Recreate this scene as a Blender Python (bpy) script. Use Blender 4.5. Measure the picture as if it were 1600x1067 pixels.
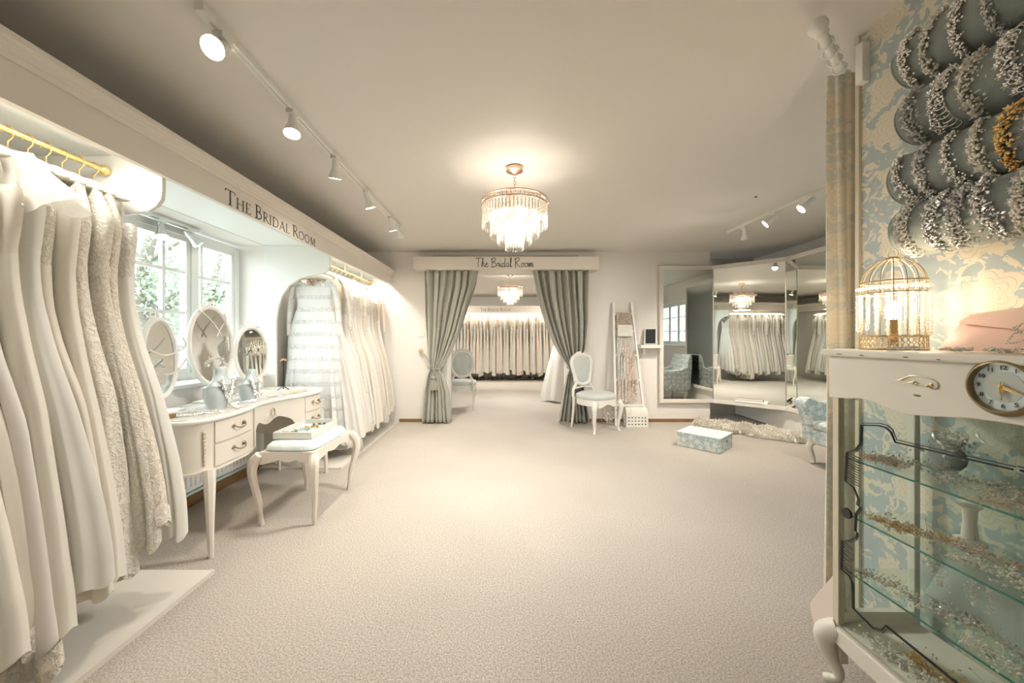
import bpy, math, random
from mathutils import Matrix, Vector, noise
PI = math.pi
S = bpy.context.scene
COL = S.collection
for o in list(bpy.data.objects): bpy.data.objects.remove(o)

# ------------------------------------------------------------------ camera, exposure, sky
CAM_H = 1.22
cam = bpy.data.cameras.new('camera'); cam.sensor_width = 36; cam.lens = 580/1600*36
cam.shift_x = 15/1600; cam.shift_y = -5.5/1600; cam.clip_start = 0.02
co = bpy.data.objects.new('camera', cam); COL.objects.link(co)
co.location = (0, 0, CAM_H); co.rotation_euler = (PI/2, 0, 0); S.camera = co
S.view_settings.view_transform = 'Standard'; S.view_settings.look = 'None'
S.view_settings.gamma = 1; S.view_settings.exposure = 0.64
S.view_settings.use_curve_mapping = False
try:
    S.cycles.use_denoising = True
    S.cycles.max_bounces = 9; S.cycles.diffuse_bounces = 4; S.cycles.glossy_bounces = 5
    S.cycles.transmission_bounces = 6; S.cycles.transparent_max_bounces = 20; S.cycles.adaptive_threshold = .015
    S.cycles.sample_clamp_indirect = 6; S.cycles.blur_glossy = 0.5
    S.cycles.caustics_reflective = False; S.cycles.caustics_refractive = False
except Exception: pass
w = bpy.data.worlds.new('sky'); S.world = w; w.use_nodes = True
bg = w.node_tree.nodes['Background']; bg.inputs[0].default_value = (.86, .95, 1, 1); bg.inputs[1].default_value = 5.8

def lamp(name, kind, loc, power, col=(1, .86, .70), size=.1, rot=(0, 0, 0), sy=None, spot=None, blend=.6, portal=False):
    l = bpy.data.lights.new(name, kind); l.energy = power; l.color = col
    if kind == 'AREA':
        l.shape = 'RECTANGLE'; l.size = size; l.size_y = sy or size
        if portal: l.cycles.is_portal = True
    else: l.shadow_soft_size = size
    if kind == 'SPOT': l.spot_size = spot; l.spot_blend = blend
    o = bpy.data.objects.new(name, l); COL.objects.link(o); o.location = loc; o.rotation_euler = rot
    return o
WARM = (1, .90, .78); NEUT = (1, .95, .87)
# daylight comes through the two windows (portals only guide the sampling)
lamp('window_portal', 'AREA', (-2.5, 2.72, 1.52), 1, size=1.2, sy=1.6, rot=(0, -PI/2, 0), portal=True)
lamp('window_portal', 'AREA', (4.02, 1.95, 1.55), 1, size=1.1, sy=1.5, rot=(0, PI/2, 0), portal=True)
# the fluorescent tubes behind the two pelmets
def tube_light(loc, length, power, rot): lamp('tube_glow', 'AREA', loc, power, NEUT, size=length, sy=.04, rot=rot)

# ------------------------------------------------------------------ mesh helper
class MB:
    def __init__(s): s.v = []; s.f = []; s.M = None
    def add(s, vs, fs):
        b = len(s.v)
        if s.M is not None: vs = [tuple(s.M @ Vector(p)) for p in vs]
        s.v += [tuple(p) for p in vs]; s.f += [tuple(b+i for i in f) for f in fs]; return s
    def box(s, x0, x1, y0, y1, z0, z1):
        x0, x1 = sorted((x0, x1)); y0, y1 = sorted((y0, y1)); z0, z1 = sorted((z0, z1))
        return s.add([(x0,y0,z0),(x1,y0,z0),(x1,y1,z0),(x0,y1,z0),(x0,y0,z1),(x1,y0,z1),(x1,y1,z1),(x0,y1,z1)],
              [(3,2,1,0),(4,5,6,7),(0,1,5,4),(1,2,6,5),(2,3,7,6),(3,0,4,7)])
    def loft(s, loops, cap=True, closed=True, ring=False):
        n = len(loops[0]); vs = [p for l in loops for p in l]; fs = []; m = len(loops)
        for i in range(m if ring else m-1):
            for j in range(n if closed else n-1):
                a = i*n+j; b = i*n+(j+1) % n; i2 = (i+1) % m; fs.append((a, b, i2*n+(j+1) % n, i2*n+j))
        if cap and closed and not ring: fs.append(tuple(range(n-1, -1, -1))); fs.append(tuple((m-1)*n+j for j in range(n)))
        return s.add(vs, fs)
    def tube(s, pts, r, seg=8, cap=True, ring=False, flat=1, up=None):
        P = [Vector(p) for p in pts]; n = len(P); loops = []
        if not isinstance(r, (list, tuple)): r = [r]*n
        N = None
        for i in range(n):
            if ring: T = P[(i+1) % n]-P[i-1]
            else: T = P[min(i+1, n-1)]-P[max(i-1, 0)]
            if T.length < 1e-9: T = Vector((0, 0, 1))
            T.normalize()
            if N is None:
                u = Vector(up) if up else (Vector((0, 0, 1)) if abs(T.z) < .9 else Vector((1, 0, 0)))
                N = (u-T*u.dot(T)).normalized()
            else:
                N = (N-T*N.dot(T))
                N = N.normalized() if N.length > 1e-6 else T.orthogonal().normalized()
            B = T.cross(N)
            loops.append([tuple(P[i]+(N*math.cos(a)*flat+B*math.sin(a))*r[i]) for a in [2*PI*k/seg+PI/seg for k in range(seg)]])
        return s.loft(loops, cap=cap, ring=ring)
    def lathe(s, prof, c=(0, 0, 0), seg=24, cap=True, axis='z', sy=1):
        loops = []
        for r, z in prof:
            l = []
            for k in range(seg):
                a = 2*PI*k/seg; x, y = r*math.cos(a), r*math.sin(a)*sy
                l.append({'z': (c[0]+x, c[1]+y, c[2]+z), 'x': (c[0]+z, c[1]+x, c[2]+y), 'y': (c[0]+x, c[1]+z, c[2]+y)}[axis])
            loops.append(l)
        return s.loft(loops, cap=cap)
    def blob(s, c, r, seg=8, rings=5):
        if not isinstance(r, (list, tuple)): r = (r, r, r)
        prof = []
        loops = []
        for i in range(rings+1):
            t = PI*(i+.02)/(rings+.04); z = -math.cos(t); q = math.sin(t)
            loops.append([(c[0]+r[0]*q*math.cos(2*PI*k/seg), c[1]+r[1]*q*math.sin(2*PI*k/seg), c[2]+r[2]*z) for k in range(seg)])
        return s.loft(loops)
    def oct(s, c, r):
        x, y, z = c
        return s.add([(x+r,y,z),(x-r,y,z),(x,y+r,z),(x,y-r,z),(x,y,z+r),(x,y,z-r)], [(0,2,4),(2,1,4),(1,3,4),(3,0,4),(2,0,5),(1,2,5),(3,1,5),(0,3,5)])
    def leaf(s, c, d, n, l, wd):
        c = Vector(c); d = Vector(d).normalized(); n = Vector(n); sd = d.cross(n)
        if sd.length < 1e-5: sd = d.orthogonal()
        sd.normalize(); n = sd.cross(d).normalized()
        return s.add([tuple(c), tuple(c+d*l*.45+sd*wd+n*wd*.3), tuple(c+d*l), tuple(c+d*l*.45-sd*wd+n*wd*.3), tuple(c+d*l*.45-n*wd*.25)],
                     [(0,4,2,1),(0,3,2,4),(0,1,2,3)])
    def prism(s, out, ax, t0, t1):
        f = {'x': lambda a, b, t: (t, a, b), 'y': lambda a, b, t: (a, t, b), 'z': lambda a, b, t: (a, b, t)}[ax]
        n = len(out); vs = [f(a, b, t0) for a, b in out]+[f(a, b, t1) for a, b in out]
        return s.add(vs, [tuple(range(n-1, -1, -1)), tuple(range(n, 2*n))]+[(i, (i+1) % n, n+(i+1) % n, n+i) for i in range(n)])
    def ribbon(s, pts, h, t, n):   # polyline strip with thickness: pts 3d, width h along n-cross
        return s
    def build(s, name, mat, parent=None, smooth=True, bevel=0, world=True, ang=40):
        M = MATS.get(parent.name, None) if (parent is not None and world) else None
        vs = s.v
        if M is not None:
            Mi = M.inverted(); vs = [tuple(Mi @ Vector(p)) for p in vs]
        me = bpy.data.meshes.new(name); me.from_pydata(vs, [], s.f); me.validate(); me.update()
        import bmesh
        bm = bmesh.new(); bm.from_mesh(me); bmesh.ops.recalc_face_normals(bm, faces=bm.faces); bm.to_mesh(me); bm.free()
        me.materials.append(mat)
        if smooth:
            for p in me.polygons: p.use_smooth = True
            try: me.set_sharp_from_angle(angle=math.radians(ang))
            except Exception: pass
        o = bpy.data.objects.new(name, me); COL.objects.link(o)
        if parent is not None: o.parent = parent
        if parent is not None and parent.name in MATS: MATS[o.name] = MATS[parent.name]
        if bevel:
            b = o.modifiers.new('bevel', 'BEVEL'); b.width = bevel; b.segments = 2; b.limit_method = 'ANGLE'; b.angle_limit = .7
        return o
MATS = {}
def thing(name, label, cat, loc=(0, 0, 0), rz=0, group=None):
    o = bpy.data.objects.new(name, None); COL.objects.link(o); o.empty_display_size = .1
    o.location = loc; o.rotation_euler = (0, 0, rz)
    MATS[o.name] = Matrix.Translation(loc) @ Matrix.Rotation(rz, 4, 'Z')
    o['label'] = label; o['category'] = cat
    if group: o['group'] = group
    return o
def tag(o, label, cat, group=None, kind=None):
    o['label'] = label; o['category'] = cat
    if group: o['group'] = group
    if kind: o['kind'] = kind
    return o
def struct(o, kind='structure'): o['kind'] = kind; return o
def dup(root, loc=None, rz=None, label=None, group=None, scale=None):
    r = root.copy(); COL.objects.link(r)
    if loc is not None: r.location = loc
    if rz is not None: r.rotation_euler = (0, 0, rz)
    if scale is not None: r.scale = scale
    if label: r['label'] = label
    if group: r['group'] = group
    for ch in list(root.children):
        c = ch.copy(); COL.objects.link(c); c.parent = r
        for g in list(ch.children):
            d = g.copy(); COL.objects.link(d); d.parent = c
    return r
def lerp(a, b, t): return a+(b-a)*t
def interp(tab, x, smooth=False):
    if x <= tab[0][0]: return tab[0][1:]
    for a, b in zip(tab, tab[1:]):
        if x <= b[0]:
            t = (x-a[0])/(b[0]-a[0]); t = t*t*(3-2*t) if smooth else t
            return tuple(lerp(p, q, t) for p, q in zip(a[1:], b[1:]))
    return tab[-1][1:]
def catmull(P, n=8, closed=False):
    P = [Vector(p) for p in P]; out = []; m = len(P)
    for i in range(m if closed else m-1):
        p0 = P[i-1] if (closed or i > 0) else P[0]; p1 = P[i]; p2 = P[(i+1) % m]; p3 = P[(i+2) % m] if (closed or i+2 < m) else P[-1]
        for k in range(n):
            t = k/n; out.append(tuple(.5*((2*p1)+(p2-p0)*t+(2*p0-5*p1+4*p2-p3)*t*t+(3*p1-p0-3*p2+p3)*t**3)))
    if not closed: out.append(tuple(P[-1]))
    return out

def catmull4(P, n=6):
    out = []; m = len(P)
    for i in range(m-1):
        p0, p1, p2, p3 = P[max(i-1, 0)], P[i], P[i+1], P[min(i+2, m-1)]
        for k in range(n):
            t = k/n; o = [lerp(p1[0], p2[0], t)]
            for j in range(1, len(p1)): o.append(.5*(2*p1[j]+(p2[j]-p0[j])*t+(2*p0[j]-5*p1[j]+4*p2[j]-p3[j])*t*t+(3*p1[j]-p0[j]-3*p2[j]+p3[j])*t**3))
            out.append(tuple(o))
    out.append(tuple(P[-1])); return out
# ------------------------------------------------------------------ materials
def newmat(name):
    m = bpy.data.materials.new(name); m.use_nodes = True; nt = m.node_tree
    return m, nt, nt.nodes['Principled BSDF']
def N(nt, t, **k):
    n = nt.nodes.new(t)
    for a, b in k.items():
        if a in ('inp',):
            for i, v in b.items(): n.inputs[i].default_value = v
        else: setattr(n, a, b)
    return n
def L(nt, a, b): nt.links.new(a, b)
def coords(nt, obj=True): return N(nt, 'ShaderNodeTexCoord').outputs['Object' if obj else 'Generated']
def mat(name, col, rough=.5, metal=0, bump=0, bscale=50, var=0, vscale=4, spec=.5, sheen=0, trans=0, sss=0, coat=0, emit=None, es=0, detail=4):
    m, nt, p = newmat(name)
    p.inputs['Base Color'].default_value = (*col, 1); p.inputs['Roughness'].default_value = rough
    p.inputs['Metallic'].default_value = metal; p.inputs['Specular IOR Level'].default_value = spec
    if sheen: p.inputs['Sheen Weight'].default_value = sheen; p.inputs['Sheen Roughness'].default_value = .4
    if coat: p.inputs['Coat Weight'].default_value = coat
    if emit: p.inputs['Emission Color'].default_value = (*emit, 1); p.inputs['Emission Strength'].default_value = es
    if var:
        nz = N(nt, 'ShaderNodeTexNoise', inp={'Scale': vscale, 'Detail': 5.0}); L(nt, coords(nt), nz.inputs['Vector'])
        mx = N(nt, 'ShaderNodeMix', data_type='RGBA'); L(nt, nz.outputs[0], mx.inputs[0])
        mx.inputs[6].default_value = (*[c*(1-var) for c in col], 1); mx.inputs[7].default_value = (*[min(1, c*(1+var)) for c in col], 1)
        L(nt, mx.outputs[2], p.inputs['Base Color'])
    if bump:
        nz = N(nt, 'ShaderNodeTexNoise', inp={'Scale': bscale, 'Detail': float(detail)}); L(nt, coords(nt), nz.inputs['Vector'])
        b = N(nt, 'ShaderNodeBump', inp={'Strength': bump, 'Distance': .01}); L(nt, nz.outputs[0], b.inputs['Height']); L(nt, b.outputs[0], p.inputs['Normal'])
    return m
def add_translucent(m, amt, col):
    nt = m.node_tree; out = nt.nodes['Material Output']; p = nt.nodes['Principled BSDF']
    t = N(nt, 'ShaderNodeBsdfTranslucent'); t.inputs[0].default_value = (*col, 1)
    mx = N(nt, 'ShaderNodeMixShader'); mx.inputs[0].default_value = amt
    L(nt, p.outputs[0], mx.inputs[1]); L(nt, t.outputs[0], mx.inputs[2]); L(nt, mx.outputs[0], out.inputs[0]); return m
def flower_mask(nt, scale, petals=6, plane='xyz'):
    """toile-like flower and leaf mask: petals around scattered cell centres plus leafy sprigs"""
    co_ = coords(nt); mp = N(nt, 'ShaderNodeMapping'); mp.inputs['Scale'].default_value = (scale,)*3; L(nt, co_, mp.inputs[0])
    # flatten to 2d: u = x+y, v = z (works for walls and box sides)
    sp = N(nt, 'ShaderNodeSeparateXYZ'); L(nt, mp.outputs[0], sp.inputs[0])
    if plane == 'flat': ua, va = sp.outputs[0], sp.outputs[1]; su = None
    else:
        su = N(nt, 'ShaderNodeMath', operation='ADD'); L(nt, sp.outputs[0], su.inputs[0]); L(nt, sp.outputs[1], su.inputs[1]); ua, va = su.outputs[0], sp.outputs[2]
    cb = N(nt, 'ShaderNodeCombineXYZ'); L(nt, ua, cb.inputs[0]); L(nt, va, cb.inputs[1])
    nz = N(nt, 'ShaderNodeTexNoise', inp={'Scale': 3.5, 'Detail': 3.0}); L(nt, cb.outputs[0], nz.inputs[0])
    vo = N(nt, 'ShaderNodeTexVoronoi', voronoi_dimensions='2D', inp={'Scale': 1.0, 'Randomness': .55}); L(nt, cb.outputs[0], vo.inputs['Vector'])
    sb = N(nt, 'ShaderNodeVectorMath', operation='SUBTRACT'); L(nt, cb.outputs[0], sb.inputs[0]); L(nt, vo.outputs['Position'], sb.inputs[1])
    s2 = N(nt, 'ShaderNodeSeparateXYZ'); L(nt, sb.outputs[0], s2.inputs[0])
    at = N(nt, 'ShaderNodeMath', operation='ARCTAN2'); L(nt, s2.outputs[1], at.inputs[0]); L(nt, s2.outputs[0], at.inputs[1])
    def M(op, a, b=None, c=None):
        n = N(nt, 'ShaderNodeMath', operation=op)
        for i, q in enumerate((a, b, c)):
            if q is None: continue
            if isinstance(q, (int, float)): n.inputs[i].default_value = q
            else: L(nt, q, n.inputs[i])
        return n.outputs[0]
    wob = M('MULTIPLY', M('SUBTRACT', nz.outputs[0], .5), .55)
    pet = M('MULTIPLY', M('ABSOLUTE', M('SINE', M('MULTIPLY', at.outputs[0], petals/2))), .10)
    rad = M('ADD', M('ADD', pet, .27), wob)
    fl = M('LESS_THAN', vo.outputs['Distance'], rad)
    ringl = M('COMPARE', M('FRACT', M('MULTIPLY', M('ADD', vo.outputs['Distance'], M('MULTIPLY', pet, -1.0)), 11)), .5, .07)
    nzl = N(nt, 'ShaderNodeTexNoise', inp={'Scale': 3.0, 'Detail': 4.0, 'Distortion': 2.4}); L(nt, cb.outputs[0], nzl.inputs[0])
    lf = M('GREATER_THAN', nzl.outputs[0], .545)
    msk = M('MAXIMUM', fl, lf)
    line = M('MULTIPLY', ringl, fl)
    return msk, line
def floral(name, bgc, fgc, linec, scale, rough=.7, bump=.15, plane='xyz', sheen=0):
    m, nt, p = newmat(name); msk, line = flower_mask(nt, scale, plane=plane)
    a = N(nt, 'ShaderNodeMix', data_type='RGBA'); a.inputs[6].default_value = (*bgc, 1); a.inputs[7].default_value = (*fgc, 1); L(nt, msk, a.inputs[0])
    b = N(nt, 'ShaderNodeMix', data_type='RGBA'); L(nt, a.outputs[2], b.inputs[6]); b.inputs[7].default_value = (*linec, 1)
    L(nt, line, b.inputs[0]); L(nt, b.outputs[2], p.inputs['Base Color']); p.inputs['Roughness'].default_value = rough
    if sheen: p.inputs['Sheen Weight'].default_value = sheen
    return m
def lace(name, col, scale=60, strength=.8, rough=.7, contrast=.18, band=None, sheer=0):
    """fabric with raised lace motifs"""
    m, nt, p = newmat(name); c = coords(nt)
    vo = N(nt, 'ShaderNodeTexVoronoi', feature='SMOOTH_F1', inp={'Scale': scale}); 
    nz = N(nt, 'ShaderNodeTexNoise', inp={'Scale': scale*.8, 'Detail': 3.0, 'Distortion': .9}); L(nt, c, nz.inputs[0])
    mixv = N(nt, 'ShaderNodeMix', data_type='VECTOR'); mixv.inputs[0].default_value = .04; L(nt, c, mixv.inputs[4]); L(nt, nz.outputs[1], mixv.inputs[5])
    L(nt, mixv.outputs[1], vo.inputs['Vector'])
    rmp = N(nt, 'ShaderNodeValToRGB'); rmp.color_ramp.elements[0].position = .46; rmp.color_ramp.elements[1].position = .56; L(nt, nz.outputs[0], rmp.inputs[0])
    mu = N(nt, 'ShaderNodeMath', operation='MULTIPLY'); L(nt, vo.outputs['Distance'], mu.inputs[0]); mu.inputs[1].default_value = .8
    ad = N(nt, 'ShaderNodeMath', operation='ADD'); L(nt, rmp.outputs[0], ad.inputs[0]); L(nt, mu.outputs[0], ad.inputs[1])
    h = ad.outputs[0]
    if band:
        sp = N(nt, 'ShaderNodeSeparateXYZ'); L(nt, c, sp.inputs[0])
        sn = N(nt, 'ShaderNodeMath', operation='SINE'); ml = N(nt, 'ShaderNodeMath', operation='MULTIPLY'); ml.inputs[1].default_value = band; L(nt, sp.outputs[2], ml.inputs[0]); L(nt, ml.outputs[0], sn.inputs[0])
        gt = N(nt, 'ShaderNodeMath', operation='GREATER_THAN'); gt.inputs[1].default_value = .55; L(nt, sn.outputs[0], gt.inputs[0])
        m2 = N(nt, 'ShaderNodeMath', operation='MULTIPLY'); L(nt, h, m2.inputs[0]); L(nt, gt.outputs[0], m2.inputs[1]); h = m2.outputs[0]
    b = N(nt, 'ShaderNodeBump', inp={'Strength': strength, 'Distance': .006}); L(nt, h, b.inputs['Height']); L(nt, b.outputs[0], p.inputs['Normal'])
    mx = N(nt, 'ShaderNodeMix', data_type='RGBA'); cl = N(nt, 'ShaderNodeClamp'); L(nt, h, cl.inputs[0]); L(nt, cl.outputs[0], mx.inputs[0])
    mx.inputs[6].default_value = (*[q*(1-contrast) for q in col], 1); mx.inputs[7].default_value = (*col, 1); L(nt, mx.outputs[2], p.inputs['Base Color'])
    p.inputs['Roughness'].default_value = rough; p.inputs['Sheen Weight'].default_value = .2
    return m
def glass(name, tint=(1, 1, 1), gloss=.08, rough=0.0):
    m = bpy.data.materials.new(name); m.use_nodes = True; nt = m.node_tree; nt.nodes.remove(nt.nodes['Principled BSDF'])
    out = nt.nodes['Material Output']; t = N(nt, 'ShaderNodeBsdfTransparent'); t.inputs[0].default_value = (*tint, 1)
    g = N(nt, 'ShaderNodeBsdfGlossy'); g.inputs['Roughness'].default_value = rough
    fr = N(nt, 'ShaderNodeLayerWeight', inp={'Blend': .5}); pw = N(nt, 'ShaderNodeMath', operation='POWER'); pw.inputs[1].default_value = 5.0; L(nt, fr.outputs['Facing'], pw.inputs[0])
    mu = N(nt, 'ShaderNodeMath', operation='MULTIPLY_ADD'); mu.inputs[1].default_value = .6; mu.inputs[2].default_value = gloss*.4; L(nt, pw.outputs[0], mu.inputs[0])
    cl = N(nt, 'ShaderNodeClamp'); L(nt, mu.outputs[0], cl.inputs[0])
    mx = N(nt, 'ShaderNodeMixShader'); L(nt, cl.outputs[0], mx.inputs[0]); L(nt, t.outputs[0], mx.inputs[1]); L(nt, g.outputs[0], mx.inputs[2]); L(nt, mx.outputs[0], out.inputs[0])
    return m
def sheer(name, col, alpha):
    m = mat(name, col, .8); nt = m.node_tree; out = nt.nodes['Material Output']; p = nt.nodes['Principled BSDF']
    t = N(nt, 'ShaderNodeBsdfTransparent'); tr = N(nt, 'ShaderNodeBsdfTranslucent'); tr.inputs[0].default_value = (*col, 1)
    a = N(nt, 'ShaderNodeMixShader'); a.inputs[0].default_value = .4; L(nt, p.outputs[0], a.inputs[1]); L(nt, tr.outputs[0], a.inputs[2])
    b = N(nt, 'ShaderNodeMixShader'); b.inputs[0].default_value = alpha; L(nt, t.outputs[0], b.inputs[1]); L(nt, a.outputs[0], b.inputs[2]); L(nt, b.outputs[0], out.inputs[0]); return m

m_wall = mat('wall_paint', (.86, .83, .785), .85, bump=.05, bscale=90)
m_ceil = mat('ceiling_paint', (.80, .765, .71), .6, bump=.06, bscale=5, spec=.4)
m_pelm = mat('pelmet_paint', (.78, .73, .66), .45)
m_white = mat('white_paint', (.86, .85, .80), .4)
m_winf = mat('window_paint', (.88, .90, .88), .4)
m_plat = mat('platform_board', (.80, .76, .68), .5)
m_skirt = mat('brown_skirting', (.26, .15, .06), .4, var=.25, vscale=8)
m_wood = mat('dark_wood', (.20, .13, .08), .5)
m_mirror = mat('mirror_silver', (.86, .88, .85), 0.0, metal=1)
m_frame = mat('mirror_frame_paint', (.82, .77, .70), .45)
m_brass = mat('antique_brass', (.42, .31, .16), .3, metal=1)
m_gold = mat('gold_metal', (.85, .62, .28), .28, metal=1)
m_rosegold = mat('rose_gold_metal', (.80, .52, .36), .25, metal=1)
m_cagegold = mat('pale_gold_metal', (.62, .50, .32), .4, metal=.8)
m_rosej = mat('rose_crystal', (.93, .76, .62), .25, metal=.45)
m_silver = mat('silver_jewel', (.90, .88, .84), .22, metal=.75)
m_pearl = mat('pearl_bead', (.85, .80, .70), .25, coat=.5)
m_dull = mat('old_silver_wire', (.62, .57, .48), .35, metal=.6)
m_chrome = mat('chrome', (.75, .78, .78), .2, metal=1)
m_black = mat('black_paint', (.01, .012, .012), .3)
m_ink = mat('sign_ink', (.035, .035, .04), .5)
m_cream = mat('aged_cream_paint', (.76, .715, .62), .42, var=.05, vscale=9)
m_creamd = mat('cream_edge_paint', (.62, .56, .43), .45, var=.1, vscale=20)
m_greyp = mat('pale_grey_paint', (.72, .71, .65), .5)
m_vanity = mat('vanity_cream_paint', (.80, .74, .66), .38)
m_gilt = mat('soft_gilt_carving', (.58, .52, .42), .5)
m_curt = mat('silver_grey_velvet', (.44, .44, .375), .45, sheen=.7, bump=.1, bscale=250)
m_rope = mat('grey_rope', (.36, .35, .29), .6, bump=.6, bscale=200)
m_velvet = mat('blue_grey_velvet', (.235, .26, .235), .75, sheen=.8, bump=.25, bscale=300, var=.12, vscale=14)
m_pad = mat('pale_blue_damask', (.60, .64, .62), .5, sheen=.3, var=.08, vscale=12)
m_padback = mat('grey_damask', (.52, .56, .54), .5, sheen=.3, var=.12, vscale=16)
m_toile = floral('blue_toile_fabric', (.36, .52, .55), (.76, .75, .70), (.60, .64, .62), 13, bump=.1)
m_toile_s = floral('pale_toile_fabric', (.60, .70, .70), (.78, .78, .73), (.68, .72, .70), 14)
m_paper = floral('floral_wallpaper', (.41, .47, .475), (.73, .665, .54), (.56, .52, .43), 4.6)
m_rug = mat('sheepskin_hide', (.96, .93, .86), .95, sheen=.3); m_wool = add_translucent(mat('sheepskin_wool', (.98, .955, .90), .95), .5, (.98, .955, .90))
m_pink = mat('blush_satin', (.78, .52, .42), .28, sheen=.4, bump=.15, bscale=8)
m_bust = mat('frosted_bust', (.62, .70, .71), .25, spec=.6)
m_glass = glass('window_glass', (.97, 1, 1), .06)
m_cabglass = glass('cabinet_glass', (.96, .985, .97), .06)
m_shelfglass = glass('shelf_glass', (.93, .975, .96), .10)
m_gedge = mat('green_glass_edge', (.02, .16, .12), .15)
m_leafd = mat('tree_leaf', (.56, .62, .50), .6, var=.5, vscale=3)
m_bark = mat('tree_bark', (.20, .17, .14), .8)
m_lawn = mat('garden_gravel', (.42, .42, .38), .9)
m_sparkp = mat('pink_sequins', (.84, .68, .58), .3, metal=.35, bump=1, bscale=120, var=.3, vscale=60)
m_sparks = mat('silver_sequins', (.84, .80, .74), .3, metal=.4, bump=1, bscale=120, var=.3, vscale=60)
m_screen = mat('dark_screen', (.03, .035, .04), .12)
m_card = mat('white_card', (.85, .83, .78), .6)
m_dialo = mat('clock_dial_outer', (.66, .74, .71), .35); m_diali = mat('clock_dial_inner', (.52, .55, .50), .4)
m_bulb = mat('lit_bulb', (1, .9, .7), .4, emit=(1, .88, .68), es=14)
m_tube = mat('lit_tube', (1, 1, .95), .4, emit=(1, .96, .84), es=7)
m_rad = mat('radiator_enamel', (.78, .80, .77), .4)
m_pipe = mat('copper_pipe_painted', (.50, .62, .62), .4)
# carpet
m_carpet, nt, p = newmat('beige_carpet')
c = coords(nt); n1 = N(nt, 'ShaderNodeTexNoise', inp={'Scale': 140.0, 'Detail': 5.0, 'Roughness': .7}); L(nt, c, n1.inputs[0])
n2 = N(nt, 'ShaderNodeTexNoise', inp={'Scale': 1.3, 'Detail': 4.0}); L(nt, c, n2.inputs[0])
r1 = N(nt, 'ShaderNodeValToRGB'); r1.color_ramp.elements[0].color = (.30, .25, .19, 1); r1.color_ramp.elements[1].color = (.80, .73, .64, 1)
r1.color_ramp.elements[0].position = .34; r1.color_ramp.elements[1].position = .62; L(nt, n1.outputs[0], r1.inputs[0])
mx = N(nt, 'ShaderNodeMix', data_type='RGBA', blend_type='MULTIPLY'); mx.inputs[0].default_value = .25; L(nt, r1.outputs[0], mx.inputs[6]); L(nt, n2.outputs[0], mx.inputs[7]); L(nt, mx.outputs[2], p.inputs['Base Color'])
b = N(nt, 'ShaderNodeBump', inp={'Strength': .7, 'Distance': .008}); L(nt, n1.outputs[0], b.inputs['Height']); L(nt, b.outputs[0], p.inputs['Normal']); p.inputs['Roughness'].default_value = .95
p.inputs['Sheen Weight'].default_value = .25
# crystals: clear prisms that pass and scatter the bulbs' light
m_crys = bpy.data.materials.new('crystal_drop'); m_crys.use_nodes = True; nt = m_crys.node_tree; nt.nodes.remove(nt.nodes['Principled BSDF'])
t_ = N(nt, 'ShaderNodeBsdfTransparent'); t_.inputs[0].default_value = (.97, .95, .92, 1); g_ = N(nt, 'ShaderNodeBsdfGlossy'); g_.inputs['Roughness'].default_value = .03
tr_ = N(nt, 'ShaderNodeBsdfTranslucent'); tr_.inputs[0].default_value = (1, .97, .90, 1)
lw = N(nt, 'ShaderNodeLayerWeight', inp={'Blend': .35}); a_ = N(nt, 'ShaderNodeMixShader'); a_.inputs[0].default_value = .20; L(nt, t_.outputs[0], a_.inputs[1]); L(nt, tr_.outputs[0], a_.inputs[2])
b_ = N(nt, 'ShaderNodeMixShader'); L(nt, lw.outputs['Facing'], b_.inputs[0]); L(nt, a_.outputs[0], b_.inputs[1]); L(nt, g_.outputs[0], b_.inputs[2]); L(nt, b_.outputs[0], nt.nodes['Material Output'].inputs[0])

IV = [(.87, .83, .74), (.89, .87, .81), (.84, .79, .69), (.89, .87, .83), (.86, .82, .76)]
m_sat = [add_translucent(mat('ivory_satin%d' % i, c, .5, sheen=.25, bump=.06, bscale=30, var=.03, vscale=5), .18, c) for i, c in enumerate(IV)]
m_lace = [lace('ivory_lace%d' % i, c, s, .75, contrast=k) for i, (c, s, k) in enumerate([((.85, .80, .70), 60, .14), ((.82, .77, .66), 85, .20), ((.86, .83, .76), 70, .15), ((.80, .74, .63), 52, .20)])]
m_lacew = lace('white_banded_lace', (.88, .90, .88), 60, 1.0, contrast=.12, band=52)
m_blush = mat('blush_chiffon', (.82, .68, .57), .6, sheen=.3); m_champ = mat('champagne_lace', (.68, .54, .38), .6, bump=1, bscale=120, var=.3, vscale=60)
m_tulle = sheer('white_tulle', (.88, .86, .82), .45); m_tulled = sheer('dense_tulle', (.87, .85, .80), .8)
m_hang = mat('padded_hanger_satin', (.90, .86, .76), .45, bump=.2, bscale=40)

# ------------------------------------------------------------------ room shell
HC = 2.47; XL, XR, YB, YF = -2.27, 3.98, 5.40, -1.6
def S_(name, mb, m, **k): return struct(mb.build(name, m, **k))
S_('floor', MB().box(-3.2, 4.4, -2, 11.5, -.1, 0), m_carpet, smooth=False)
S_('ceiling', MB().box(-3.2, 4.4, -2, 11.5, HC, HC+.1), m_ceil, smooth=False)
wl = MB(); WY0, WY1, WZ0, WZ1 = 1.90, 3.56, .86, 2.098
wl.box(-2.62, XL, YF-.1, WY0, 0, HC).box(-2.62, XL, WY1, 5.8, 0, HC).box(-2.62, XL, WY0, WY1, 0, WZ0).box(-2.62, XL, WY0, WY1, WZ1, HC)
S_('wall_left', wl, m_wall, smooth=False)
S_('wall_front', MB().box(-2.62, 4.3, YF-.1, YF, 0, HC), m_wall, smooth=False)
wr = MB(); RY0, RY1, RZ0, RZ1 = 1.25, 2.65, 1.03, 2.05
wr.box(XR, XR+.3, YF-.1, RY0, 0, HC).box(XR, XR+.3, RY1, 6.1, 0, HC).box(XR, XR+.3, RY0, RY1, 0, RZ0).box(XR, XR+.3, RY0, RY1, RZ1, HC)
S_('wall_right', wr, m_wall, smooth=False)
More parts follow.
